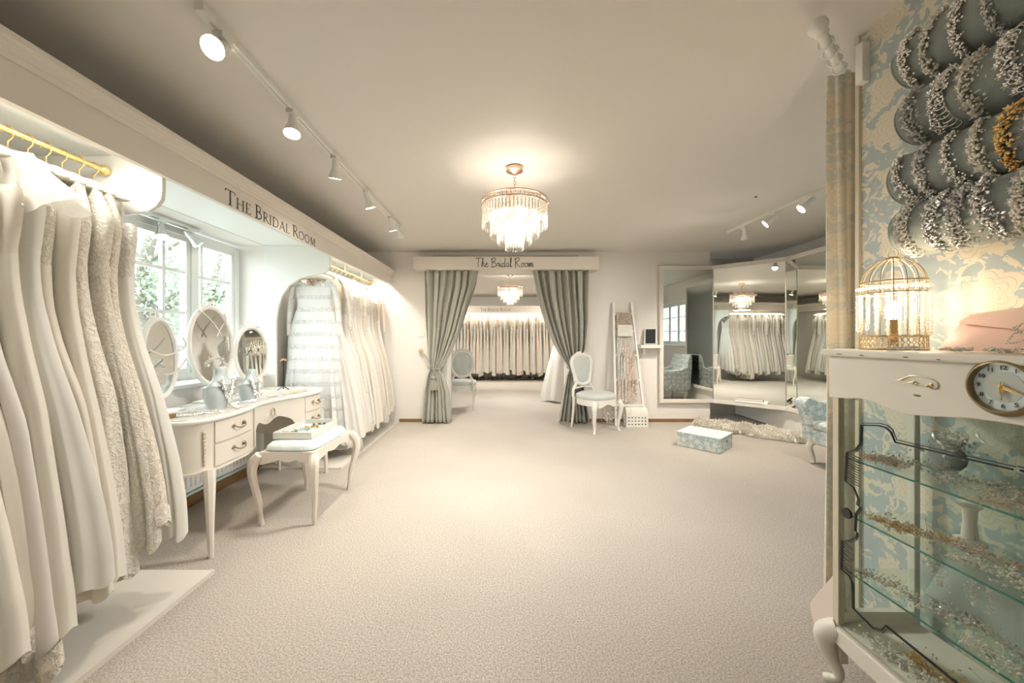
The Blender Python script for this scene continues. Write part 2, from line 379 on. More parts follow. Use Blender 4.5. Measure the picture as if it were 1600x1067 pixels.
DX0, DX1, DZ = -.80, .96, 2.20
wb = MB().box(-2.62, DX0, YB, YB+.4, 0, HC).box(DX1, 3.02, YB, YB+.4, 0, HC).box(DX0, DX1, YB, YB+.4, DZ, HC).box(3.02, XR, 5.9, 6.1, 0, HC)
S_('wall_back', wb, m_wall, smooth=False)
S_('wall_partition', MB().box(1.490, 1.586, YF, 1.536, 0, HC), m_wall, smooth=False)
S_('wall_partition_paper', MB().box(1.486, 1.490, YF, 1.536, 0, HC), m_paper, smooth=False)
S_('trim_1', MB().box(1.474, 1.60, 1.536, 1.552, 0, HC), m_creamd, smooth=False)
# far room
S_('wall_far', MB().box(-3.2, 2.2, 11.3, 11.4, 0, HC), m_wall, smooth=False)
S_('wall_far_left', MB().box(-3.2, -3.1, 5.8, 11.3, 0, HC), m_wall, smooth=False)
S_('wall_far_right', MB().box(1.62, 1.72, 5.8, 11.3, 0, HC), m_wall, smooth=False)
S_('trim_2', MB().box(1.01, 1.06, 5.81, 5.88, 0, 2.2), mat('door_oak', (.45, .27, .12), .45), smooth=False)
# skirtings
S_('baseboard_back', MB().box(-1.50, DX0-.02, YB-.016, YB, 0, .045).box(DX1+.02, 3.02, YB-.016, YB, 0, .045), m_skirt, smooth=False)
S_('baseboard_left', MB().box(XL, XL+.016, 1.9, 3.6, 0, .085), m_skirt, smooth=False)
S_('baseboard_right', MB().box(XR-.016, XR, 2.7, 5.9, 0, .06), m_skirt, smooth=False)

# windows
def casement(name, y0, y1, z0, z1, xg, lights, hz, sgn, sill_x):
    fr = MB(); T = .05
    fr.box(xg-.04, xg+.04, y0, y0+T, z0, z1).box(xg-.04, xg+.04, y1-T, y1, z0, z1).box(xg-.039, xg+.039, y0+T, y1-T, z0, z0+T).box(xg-.039, xg+.039, y0+T, y1-T, z1-T, z1)
    root = struct(fr.build(name, m_winf, smooth=False, bevel=.004))
    for i, (a, b2, mun) in enumerate(lights):
        s = MB(); x0, x1 = xg-.028, xg+.028; W = .038
        s.box(x0, x1, a, a+W, z0+T, z1-T).box(x0, x1, b2-W, b2, z0+T, z1-T).box(x0+.001, x1-.001, a+W, b2-W, z0+T, z0+T+W).box(x0+.001, x1-.001, a+W, b2-W, z1-T-W, z1-T)
        s.box(xg-.014, xg+.014, mun-.012, mun+.012, z0+T, z1-T)
        for h in hz[i]: s.box(xg-.011, xg+.011, a+W, b2-W, h-.012, h+.012)
        o = s.build('window_sash', m_winf, root, smooth=False)
        MB().box(xg-.003, xg+.003, a+W, b2-W, z0+T+W, z1-T-W).build('window_pane', m_glass, o, smooth=False)
        MB().tube([(xg+sgn*.045, a+.06, z0+.36), (xg+sgn*.05, b2-.08, z0+.36)], .006).build('window_stay', m_chrome, o)
    for k in range(len(lights)-1):
        ym = (lights[k][1]+lights[k+1][0])/2
        MB().box(xg-.038, xg+.038, ym-.020, ym+.020, z0+T, z1-T).build('window_mullion', m_winf, root, smooth=False)
    MB().box(*sorted((xg+sgn*.02, sill_x)), y0, y1, z0-.03, z0).build('window_sill', m_white, root, smooth=False, bevel=.005)
    return root
casement('window_1', 1.92, 3.54, WZ0+.03, 2.075, -2.55, [(1.97, 2.47, 2.22), (2.51, 3.0, 2.78), (3.045, 3.49, 3.13)],
         [(1.745, 1.42, 1.15)]*2+[(1.73, 1.40, 1.12)], 1, XL+.03)
casement('window_2', RY0, RY1, RZ0+.03, RZ1, XR+.1, [(1.30, 1.71, 1.5), (1.75, 2.15, 1.95), (2.19, 2.60, 2.4)], [(1.70, 1.38)]*3, -1, XR-.06)

# garden beyond the windows
S_('ground', MB().box(-30, -3.3, -12, 20, -.3, -.2).box(4.6, 30, -12, 20, -.3, -.2), m_lawn, smooth=False)
random.seed(5)
def garden_tree(x, y, h, r, label, n=3000):
    t = thing('garden_tree', label, 'tree', (x, y, -.2), group='trees in the garden outside')
    tr = MB().tube(catmull([(x, y, -.2), (x+.1, y+.1, h*.3), (x-.1, y, h*.6), (x, y+.1, h)], 4), [.11-.006*i for i in range(13)])
    br = []
    for k in range(9):
        a = random.uniform(0, 2*PI); z = random.uniform(.25, .8)*h
        e = (x+math.cos(a)*r*.8, y+math.sin(a)*r*.8, z+random.uniform(.1, .7)); br.append(e)
        tr.tube([(x, y, z), ((x+e[0])/2, (y+e[1])/2, (z+e[2])/2+.1), e], [.04, .028, .012], 5)
    tr.build('trunk', m_bark, t)
    f = MB()
    for k in range(n):
        u = Vector((random.gauss(0, 1), random.gauss(0, 1), random.gauss(0, 1))).normalized()*(random.random()**.4)
        e = random.choice(br); c = (lerp(x, e[0], .5)+u.x*r*.55, lerp(y, e[1], .5)+u.y*r*.55, lerp(h*.6, e[2], .6)+u.z*h*.36)
        d = Vector((random.gauss(0, 1), random.gauss(0, 1), random.gauss(0, 1))); f.leaf(c, d, (0, 0, 1), random.uniform(.05, .10), random.uniform(.018, .032))
    f.build('foliage', m_leafd, t, smooth=False)
garden_tree(-5.0, 6.5, 2.8, 1.1, 'leafy garden tree filling the right-hand panes of the left window')
garden_tree(-5.0, 5.2, 2.9, 1.0, 'pale leafy garden tree behind the middle panes of the left window')
garden_tree(-4.7, 3.6, 2.6, .8, 'small garden tree nearest the left edge of the left window')
garden_tree(-7.4, 8.9, 3.4, 1.5, 'distant garden tree low at the far right of the left window')

# ------------------------------------------------------------------ pelmets and clothes rails
PX = -1.61
pel = thing('pelmet', 'long cream pelmet board with moulded top running along the left wall', 'pelmet', (PX, 1.9, 2.0))
MB().box(PX-.03, PX, YF, YB, 1.993, 2.2).build('front_board', m_pelm, pel, smooth=False)
MB().box(XL+.003, PX-.03, YF+.003, YB-.003, 2.10, 2.2).build('soffit', m_winf, pel, smooth=False)
prof = [(0, 2.127), (.006, 2.127), (.010, 2.135), (.012, 2.143), (.020, 2.148), (.022, 2.158), (.030, 2.165), (.032, 2.175), (.040, 2.182), (.040, 2.203), (-.03, 2.203)]
mo = MB(); mo.loft([[(PX+a, y, z) for a, z in prof] for y in (YF, YB)]); mo.build('crown_moulding', m_pelm, pel, ang=20)

# lettering ---------------------------------------------------------
def arc(cx, cy, rx, ry, a0, a1, n=14): return [(cx+rx*math.cos(math.radians(lerp(a0, a1, i/n))), cy+ry*math.sin(math.radians(lerp(a0, a1, i/n)))) for i in range(n+1)]
TK, TN = .115, .045
def serif(x, y, w=.2): return ([(x-w/2, y), (x+w/2, y)], .03)
G = {
 'T': (.74, [([(.37, 0), (.37, .97)], TK), ([(0, .97), (.74, .97)], TN), ([(.02, .97), (.0, .82)], TN), ([(.72, .97), (.74, .82)], TN), serif(.37, .015, .3)]),
 'H': (.86, [([(.13, 0), (.13, 1)], TK), ([(.73, 0), (.73, 1)], TK), ([(.13, .52), (.73, .52)], TN), serif(.13, .015, .26), serif(.73, .015, .26), serif(.13, .985, .26), serif(.73, .985, .26)]),
 'E': (.58, [([(.13, 0), (.13, 1)], TK), ([(.0, .975), (.52, .975)], TN), ([(.13, .52), (.44, .52)], TN), ([(0, .025), (.56, .025)], TN), ([(.52, .975), (.52, .84)], TN), ([(.56, .02), (.59, .18)], TN)]),
 'B': (.64, [([(.13, 0), (.13, 1)], TK), ([(0, .98), (.28, .98)]+arc(.28, .755, .2, .225, 90, -90)+[(.13, .53)], .06), ([(.13, .53), (.3, .53)]+arc(.3, .275, .27, .25, 90, -90)+[(0, .02)], .07)]),
 'R': (.70, [([(.13, 0), (.13, 1)], TK), ([(0, .98), (.28, .98)]+arc(.28, .745, .23, .235, 90, -90)+[(.13, .51)], .06), ([(.28, .51), (.72, .0)], .10), serif(.13, .015, .26)]),
 'I': (.30, [([(.14, 0), (.14, 1)], TK), serif(.14, .015, .28), serif(.14, .985, .28)]),
 'D': (.86, [([(.13, 0), (.13, 1)], TK), ([(0, .98), (.3, .98)]+arc(.3, .5, .5, .48, 90, -90)+[(0, .02)], .075)]),
 'A': (.82, [([(.06, 0), (.42, 1)], TN), ([(.40, 1), (.76, 0)], TK), ([(.18, .34), (.62, .34)], TN), serif(.06, .015, .2), serif(.76, .015, .26)]),
 'L': (.58, [([(.13, 0), (.13, 1)], TK), ([(0, .025), (.55, .025)], TN), ([(.55, .02), (.58, .2)], TN), serif(.13, .985, .26)]),
 'O': (.94, [(arc(.45, .5, .41, .47, 0, 360, 28), .085)]),
 'M': (1.0, [([(.10, 0), (.16, 1)], TN), ([(.16, 1), (.50, .08)], TK), ([(.50, .08), (.84, 1)], TN), ([(.84, 1), (.90, 0)], TK), serif(.10, .015, .2), serif(.90, .015, .26)]),
}
def stroke(mb, pts, wd, org, ux, uz, nn, s, t):
    org, ux, uz, nn = map(Vector, (org, ux, uz, nn)); n = len(pts); Lp = []; Rp = []
    for i in range(n):
        a = Vector(pts[max(i-1, 0)]); b = Vector(pts[min(i+1, n-1)]); d = (b-a); d = d.normalized() if d.length else Vector((1, 0)); q = Vector((-d.y, d.x))*wd/2
        p_ = Vector(pts[i]); Lp.append(p_+q); Rp.append(p_-q)
    def W3(p, h): return tuple(org+ux*(p.x*s)+uz*(p.y*s)+nn*h)
    mb.loft([[W3(Lp[i], 0), W3(Rp[i], 0), W3(Rp[i], t), W3(Lp[i], t)] for i in range(n)])
def write_caps(text, org, ux, width, cap, nn, m, parent, t=.002):
    tot = 0
    for i, ch in enumerate(text): 
        big = ch != ' ' and (i == 0 or text[i-1] == ' ')
        tot += .32 if ch == ' ' else G[ch][0]*(1 if big else .76)+.10
    s = cap; kx = width/(tot*s); x = 0; ux = Vector(ux)
    for i, ch in enumerate(text):
        if ch == ' ': x += .32*s*kx; continue
        big = i == 0 or text[i-1] == ' '; sc = s*(1 if big else .76); mb = MB()
        for pts, wd in G[ch][1]: stroke(mb, [(a*kx, b) for a, b in pts], wd, Vector(org)+ux*x, ux, (0, 0, 1), nn, sc, t)
        mb.build('letter', m, parent, smooth=False); x += (G[ch][0]*(1 if big else .76)+.10)*s*kx
write_caps('THE BRIDAL ROOM', (PX+.0, 2.155, 2.004), (0, 1, 0), 1.045, .088, (1, 0, 0), m_ink, pel)

def divider(y, name_label):
    o = [(PX-.03, 2.10), (PX-.03, 1.93), (PX-.035, 1.89), (PX-.06, 1.855), (PX-.10, 1.83), (-1.82, 1.815), (-1.93, 1.785), (-2.03, 1.72), (-2.10, 1.62), (-2.14, 1.50), (-2.155, 1.38), (-2.155, 0), (XL, 0), (XL, 2.10)]
    ob = MB().prism(o, 'y', y-.012, y+.012).build('rail_divider', m_white, smooth=False, bevel=.004)
    tag(ob, name_label, 'partition panel', 'curved divider panels under the pelmet')
divider(1.80, 'white scroll-cut divider panel beside the near gown rail and window')
divider(3.545, 'white scroll-cut divider panel between the window and the far gown rail')
for y0, y1, lab in ((YF, 1.925, 'white low platform board under the near gowns'), (3.44, YB-.002, 'white low platform board under the far gowns by the back wall')):
    t = thing('floor_platform', lab, 'platform', (-1.9, y0, 0), group='low white platforms')
    MB().box(XL, -1.512, y0, y1, 0, .018).build('board', m_plat, t, smooth=False)
    MB().box(-1.512, -1.492, y0, y1, 0, .021).build('edge_strip', m_pelm, t, smooth=False)
RX, RZ = -1.90, 2.02
def rail(a, b, lab, grp='brass clothes rails'):
    t = thing('clothes_rail', lab, 'clothes rail', a, group=grp)
    MB().tube([a, b], .011, 10).build('rail', m_gold, t)
    for q, s in ((a, -1), (b, 1)):
        d = (Vector(b)-Vector(a)).normalized()*s; c = Vector(q)+d*.02
        MB().blob(tuple(c), .024, 12, 8).build('finial', m_gold, t)
    for k in (.2, .5, .8):
        c = Vector(a).lerp(Vector(b), k); MB().tube([tuple(c), tuple(c+Vector((0, 0, .085)))], .006, 6).build('bracket', m_gold, t)
rail((RX, YF+.05, RZ), (RX, 1.75, RZ), 'gold clothes rail with ball finial over the near gowns')
rail((RX, 3.60, RZ), (RX, YB-.05, RZ), 'gold clothes rail over the far left gowns')
def fluor(x0, y0, x1, y1, z, lab, pw):
    t = thing('tube_lamp', lab, 'tube lamp', ((x0+x1)/2, (y0+y1)/2, z), group='tube lamps hidden behind the pelmets')
    MB().tube([(x0, y0, z), (x1, y1, z)], .012, 8).build('tube', m_tube, t)
    MB().box(min(x0, x1)-.02, max(x0, x1)+.02, min(y0, y1)-.02, max(y0, y1)+.02, z+.014, z+.028).build('fitting', m_white, t, smooth=False)
    Ln = math.hypot(x1-x0, y1-y0)
    lamp('tube_glow', 'AREA', ((x0+x1)/2, (y0+y1)/2, z-.02), pw, NEUT, size=.03, sy=Ln, rot=(0, 0, math.atan2(y1-y0, x1-x0)-PI/2))
fluor(-1.70, .1, -1.70, 1.70, 2.07, 'lit tube lamp over the near gowns, behind the left pelmet', 8)
fluor(-1.70, 3.65, -1.70, 5.3, 2.07, 'lit tube lamp over the far left gowns', 8)

# ------------------------------------------------------------------ gowns
def gown_set(seed, kind, length, F=.40, B=.30, th=.042, fac=1, bodm=None, skm=None, shoulder=.17):
    """hung sideways: x = to the room, y = along the rail, z = down from the rail. returns [(name, MB, mat, sub)]"""
    R = random.Random(seed); out = []; ns = 88
    zt = -.15; zw = -.52-R.uniform(-.03, .05); ze = -length
    nf = R.choice((5, 6, 7)); ph = R.uniform(0, 6); ph2 = R.uniform(0, 6)
    A = [(-ze*0, 0)]
    fs = R.uniform(.9, 1.1)
    prof = sorted([(0, shoulder*.92, shoulder*.9, .022), (.14, .19*fs, .17, .036), (.26, .182*fs, .155, .036), ((zt-zw), .172*fs*fac, .145*fac, .033), (zt-zw+.22, .200*fs*fac, .175*fac*1.1, .036),
             (zt-zw+.55, lerp(.24, F, .35), lerp(.2, B, .4), th), (zt-ze-.25, lerp(.24, F, .85), lerp(.2, B, .85), th*1.15), (zt-ze, F, B, th*1.25)])
    prof = sorted(catmull4(prof))
    def loop(d, skirt, dip=0):
        f, b_, t = interp(prof, d); z = zt-d; l = []; s = max(0, min(1, (d-(zt-zw))/.9)) if skirt else .06
        for k in range(ns):
            a = 2*PI*k/ns; ca, sa = math.cos(a), math.sin(a)
            x = (f if ca > 0 else b_)*math.copysign(abs(ca)**.75, ca); y = t*math.copysign(abs(sa)**.6, sa)
            xn = ca*.27; fold = math.sin(xn*nf*9+ph+.25*math.sin(d*1.2+ph2))*.42+math.sin(xn*nf*19+ph2+d*.25)*.26+math.sin(xn*nf*37+ph)*.12*min(1, 2*s)
            y += fold*t*.62*s*(1 if sa > 0 else .8) ; x += .010*s*math.sin(a*7+ph+d*.5)*abs(ca)
            y += .004*s*math.sin(d*2.2+ph)
            zz = z-(dip*(1-min(1, abs(x)/(.85*shoulder)))**.7 if dip else 0)
            if skirt and d > zt-ze-1e-3: zz += .012*math.sin(a*9+ph)+.02*math.sin(a*2+ph2)
            l.append((x, y, zz))
        return l
    dip = {'satin': .10, 'lace': .12, 'vneck': .20, 'sleeved': .07, 'ruffle': .1, 'train': .1}[kind]
    top = 0 if kind in ('sleeved', 'vneck', 'lace') else .12
    D = zt-zw; bod = MB(); loops = []
    for i in range(9):
        d = lerp(top, D, i/8); loops.append(loop(d, False, dip if i == 0 else dip*max(0, 1-i/4)))
    bod.loft(loops, cap=False); out.append(('bodice', bod, bodm, None))
    sk = MB(); n = 26; sk.loft([loop(lerp(D-.01, zt-ze, (i/n)**.9), True) for i in range(n+1)], cap=False); out.append(('skirt', sk, skm, None))
    # hanger: padded arm and hook
    hg = MB(); arcp = [(x*shoulder*1.02, 0, -.115-.045*(abs(x)**1.6)) for x in [i/6-1 for i in range(13)]]
    hg.tube(arcp, [.003]+[.017+.012*math.cos(i/12*PI-PI/2)+.003*math.sin(i*2.6) for i in range(1, 12)]+[.003], 12); out.append(('padded_hanger', hg, m_hang, None))
    hk = MB(); hk.tube([(0, 0, -.11), (0, 0, -.045)]+[(.0+.024*math.sin(math.radians(q))*1, 0, -.0-.012+.028*-math.cos(math.radians(q))) for q in range(20, 300, 40)], .0028, 5); out.append(('hanger_hook', hk, m_gold, 'padded_hanger'))
    if top:
        for s in (-1, 1):
            for t in (-1, 1):
                stp = MB(); stp.tube([(s*.11, t*.026, zt-.15), (s*.115, t*.02, zt-.06), (s*.11, 0, zt+.028)], .007 if kind != 'ruffle' else .011, 6, flat=.4); out.append(('strap', stp, bodm, None))
    if kind == 'sleeved':
        for s in (-1, 1):
            sl = MB(); P = catmull([(s*.15, 0, zt-.01), (s*.205, .004, zt-.10), (s*.235, .008, zt-.3), (s*.245, .01, zt-.56)], 4)
            sl.tube(P, [.05-.0015*i for i in range(len(P))], 12, flat=.6, cap=False); out.append(('sleeve', sl, bodm, None))
    if kind == 'ruffle':
        rf = MB(); lo = []
        for i in range(8):
            t = i/7; l = []
            for k in range(72):
                a = 2*PI*k/72; rr = 1+.22*t*math.sin(a*9+seed)+.1*t*math.sin(a*17)
                l.append(((.17+.13*t)*math.cos(a)*rr, (.022+.04*t)*math.sin(a)*rr, -.12-.20*t-.03*t*math.sin(a*6)))
            lo.append(l)
        rf.loft(lo, cap=False); out.append(('organza_ruffle', rf, m_tulled, None))
    if kind in ('vneck', 'lace') and seed % 2:
        bl = MB(); bl.loft([[(x*1.03, y*1.08, z) for x, y, z in loop(D-.02, False)], [(x*1.03, y*1.1, z) for x, y, z in loop(D+.03, False)]], cap=False); out.append(('waist_band', bl, skm, None))
    if kind in ('train', 'lace'):
        hm = MB(); l1 = []
        for i in range(5):
            t = i/4; l1.append([(x*(1+.02*t), y*(1.04+.1*t), z-.075*t+.10-(.018*abs(math.sin(k*PI*16/88)) if i == 4 else 0)) for k, (x, y, z) in enumerate(loop(zt-ze, True))])
        hm.loft(l1, cap=False); out.append(('lace_hem', hm, m_lace[seed % 4], None))
    return out
def gown(seed, kind, loc, rz, length, label, group, cat='wedding dress', **k):
    skm = k.pop('skm', None) or m_sat[seed % 5]; bodm = k.pop('bodm', None) or (m_lace[seed % 4] if kind != 'satin' else skm)
    t = thing('wedding_dress', label, cat, loc, rz, group); made = {}
    for nm, mb, m, sub in gown_set(seed, kind, length, bodm=bodm, skm=skm, **k):
        made[nm] = mb.build(nm, m, made[sub] if sub else t, world=False, ang=60)
    return t
near = [  # y, kind, length, F, skirt, bodice, label
 (1.725, 'satin', 1.72, .40, m_sat[1], m_lace[2], 'smooth ivory gown hanging nearest the window divider, lightly beaded bodice'),
 (1.665, 'lace', 1.66, .40, m_lace[3], m_lace[3], 'cut-out geometric lace gown, second from the window end of the near rail'),
 (1.60, 'vneck', 1.70, .39, m_lace[1], m_lace[1], 'slim patterned lace gown with satin waist band on the near rail'),
 (1.545, 'lace', 1.80, .34, m_lace[0], m_lace[0], 'embroidered ivory lace sheath gown left of the slim patterned one'),
 (1.485, 'satin', 1.76, .38, m_sat[0], m_sat[0], 'plain cream satin gown with square neck, middle of the near rail'),
 (1.425, 'vneck', 1.80, .40, m_sat[2], m_lace[1], 'plunging V-neck gown with beaded waist on the near rail'),
 (1.365, 'ruffle', 1.74, .42, m_sat[1], m_sat[1], 'strapless gown with a big white organza shoulder ruffle on the near rail'),
 (1.305, 'satin', 1.84, .40, m_sat[0], m_sat[2], 'cream panelled gown with thin straps, left of the organza ruffle gown'),
 (1.245, 'train', 1.93, .43, m_sat[4], m_lace[0], 'gown with embroidered hem trailing on the near platform'),
 (1.185, 'lace', 1.80, .40, m_sat[2], m_lace[3], 'scalloped lace bodice gown with lace hem near the left edge of the photo'),
 (1.12, 'satin', 1.78, .46, m_sat[0], m_lace[0], 'full cream satin skirt gown cut by the left edge of the photo'),
]
for i, (y, k, ln, F, sm, bm_, lab) in enumerate(near):
    gown(i+11, k, (RX, y, RZ), random.Random(i).uniform(-.04, .04), ln, lab, 'gowns on the near left rail', F=F, skm=sm, bodm=bm_)
protos = [gown(51+i, k, (RX, 1.05-i*.075, RZ), 0, ln, 'ivory gown number %s seen only in the wall mirrors, near rail' % w_, 'gowns on the near left rail', F=F, skm=sm, bodm=bm_)
          for i, (k, ln, F, sm, bm_, w_) in enumerate([('sleeved', 1.75, .38, m_lace[2], m_lace[2], 'one'), ('satin', 1.8, .42, m_sat[3], m_sat[3], 'two'), ('vneck', 1.7, .4, m_sat[1], m_lace[1], 'three'), ('lace', 1.76, .38, m_lace[0], m_lace[0], 'four')])]
NUM = ['first', 'second', 'third', 'fourth', 'fifth', 'sixth', 'seventh', 'eighth', 'ninth', 'tenth', 'eleventh', 'twelfth', 'thirteenth', 'fourteenth', 'fifteenth', 'sixteenth', 'seventeenth', 'eighteenth', 'nineteenth', 'twentieth',
       'twenty-first', 'twenty-second', 'twenty-third', 'twenty-fourth', 'twenty-fifth', 'twenty-sixth', 'twenty-seventh', 'twenty-eighth', 'twenty-ninth', 'thirtieth', 'thirty-first', 'thirty-second']
for i, pr in enumerate(protos): pr['label'] = 'ivory gown on the near rail seen in the mirrors, %s past the photo edge' % NUM[i]
for i in range(9):
    dup(protos[(i*3+1) % 4], (RX, .75-i*.082, RZ), .03*math.sin(i*5), 'ivory gown on the near rail seen in the mirrors, %s past the photo edge' % NUM[i+4], scale=(1+.03*math.sin(i*3), 1, 1))
# far left rail
far = [
 (3.80, 'train', 1.94, .47, m_sat[3], m_sat[3], 'white satin gown with long sweeping train behind the vanity stool'),
 (3.91, 'vneck', 1.86, .44, m_sat[1], m_champ, 'gown with champagne beaded shoulder, just behind the sweeping satin gown'),
 (4.02, 'sleeved', 1.84, .42, m_sat[1], m_lace[2], 'long-sleeved ivory gown with frilled cuffs on the far left rail'),
 (4.13, 'satin', 1.84, .44, m_sat[3], m_lace[1], 'ivory gown with beaded bodice on thin straps, far left rail'),
 (4.24, 'lace', 1.88, .42, m_lace[2], m_lace[2], 'soft lace gown with scalloped hem, middle of the far left rail'),
 (4.36, 'ruffle', 1.80, .42, m_sat[1], m_sat[4], 'gown with fluffy organza shoulder ruffle on the far left rail'),
 (4.48, 'vneck', 1.86, .41, m_sat[0], m_lace[3], 'cream V-neck gown with keyhole back on the far left rail'),
 (4.60, 'satin', 1.84, .42, m_sat[4], m_lace[0], 'ivory chiffon gown sixth from the back wall'),
 (4.72, 'lace', 1.80, .40, m_lace[0], m_lace[0], 'slim embroidered lace gown fifth from the back wall'),
 (4.84, 'train', 1.90, .42, m_sat[1], m_lace[1], 'gown with trailing tulle hem fourth from the back wall'),
 (4.96, 'ruffle', 1.80, .40, m_sat[2], m_lace[2], 'gown with ruffled collar third from the back wall'),
 (5.08, 'lace', 1.80, .41, m_lace[1], m_lace[1], 'sparkling all-over lace gown second from the back wall'),
 (5.20, 'sleeved', 1.74, .38, m_sat[1], m_blush, 'blush gown with sleeve hanging nearest the back wall'),
]
for i, (y, k, ln, F, sm, bm_, lab) in enumerate(far):
    gown(i+81, k, (RX, y, RZ), random.Random(i+9).uniform(-.04, .04), ln, lab, 'gowns on the far left rail', F=F, skm=sm, bodm=bm_, th=.044)
# the wide white lace gown facing the room
t = gown(201, 'sleeved', (-1.86, 3.66, 1.95), 0, 1.76, 'white banded lace gown with long sleeves facing out beside the vanity', 'gowns on the far left rail', F=.34, B=.36, th=.06, bodm=m_lacew, skm=m_lacew, shoulder=.20, fac=1.28)
# far room: rail, pelmet and gowns
FY = 10.85
pf = thing('pelmet', 'far-room cream pelmet lettered above the back row of gowns', 'pelmet', (0, FY-.25, 2.0))
MB().box(-3.0, 1.60, FY-.28, FY-.25, 1.935, 2.135).build('front_board', m_pelm, pf, smooth=False)
MB().box(-3.0, 1.60, FY-.25, 11.29, 2.105, 2.135).build('soffit', m_white, pf, smooth=False)
write_caps('THE BRIDAL ROOM', (-.63, FY-.28, 1.985), (1, 0, 0), .86, .085, (0, -1, 0), m_ink, pf)
rail((-2.9, FY, RZ-.03), (1.55, FY, RZ-.03), 'gold clothes rail along the back of the far room')
fluor(-2.8, FY-.13, 1.5, FY-.13, 2.08, 'long lit tube lamp over the far-room gowns', 45)
fp = [gown(301+i, k, (-1.75+i*.095, FY, RZ-.03), -PI/2, ln, 'gown on the far-room rail', 'gowns on the far-room rail', F=.36, th=.048, skm=sm, bodm=bm_)
      for i, (k, ln, sm, bm_) in enumerate([('satin', 1.78, m_sat[0], m_champ), ('ruffle', 1.75, m_sat[2], m_sat[1]), ('lace', 1.82, m_sat[1], m_lace[1]), ('vneck', 1.78, m_blush, m_champ), ('satin', 1.8, m_sat[3], m_sat[3]), ('sleeved', 1.72, m_lace[3], m_lace[3])])]
q = 6
allf = list(fp)
while -1.75+q*.095 < 1.5:
    allf.append(dup(fp[(q*5+2) % 6], (-1.75+q*.095, FY, RZ-.03), -PI/2+.06*math.sin(q*3.1), scale=(1, 1, 1+.02*math.sin(q*1.7)))); q += 1
KD = {0: 'cream gown with champagne top', 1: 'cream gown with ruffled collar', 2: 'ivory gown with lace hem', 3: 'blush V-neck gown', 4: 'white satin gown', 5: 'sleeved lace gown'}
for i, g in enumerate(allf):
    kd = KD[i] if i < 6 else KD[(i*5+2) % 6]
    g['label'] = '%s, %s from the left on the far-room rail' % (kd, NUM[min(i, 31)] if i < 32 else 'last but one' if i == 32 else 'last')
random.seed(8)
sh = MB()  # dark lumps that stand in for the shade below the far-room hems
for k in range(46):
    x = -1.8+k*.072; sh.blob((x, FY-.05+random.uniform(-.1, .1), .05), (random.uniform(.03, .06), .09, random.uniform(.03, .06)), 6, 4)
tag(sh.build('hem_shade_lumps', mat('dark_hem_shade', (.16, .12, .08), .9), smooth=True), 'dark lumps standing in for the shade under the far-room gowns', 'painted shade', kind='stuff').name = 'hem_shade'
# tulle gown on a stand beside the doorway, far room
t = thing('tulle_gown', 'white tulle ballgown on a dress stand just inside the far room', 'wedding dress', (1.17, 7.25, 0))
sk = MB(); lo = []
for i in range(16):
    s = i/15; z = lerp(1.12, .03, s); r = .13+.25*s**.7; lo.append([(1.17+r*(1+.09*s*math.sin(a*9+s*2)+.04*s*math.sin(a*21))*math.cos(a), 7.25+r*(1+.09*s*math.sin(a*9+s*2))*math.sin(a), z+.02*s*math.sin(a*5)) for a in [2*PI*k/72 for k in range(72)]])
sk.loft(lo, cap=False).build('skirt', m_sat[3], t)
sk2 = MB(); sk2.loft([[(1.17+(x-1.17)*1.06, 7.25+(y-7.25)*1.06, z) for x, y, z in l] for l in lo], cap=False); sk2.build('tulle_overskirt', m_tulle, t)
MB().lathe([(.125, 0), (.14, .12), (.17, .28), (.16, .38)], (1.17, 7.25, 1.1), 24, sy=.75).build('bodice', m_lace[2], t)
MB().lathe([(.16, 0), (.11, .05), (.05, .10), (.045, .17)], (1.17, 7.25, 1.48), 20, sy=.75).build('dress_form', m_greyp, t)

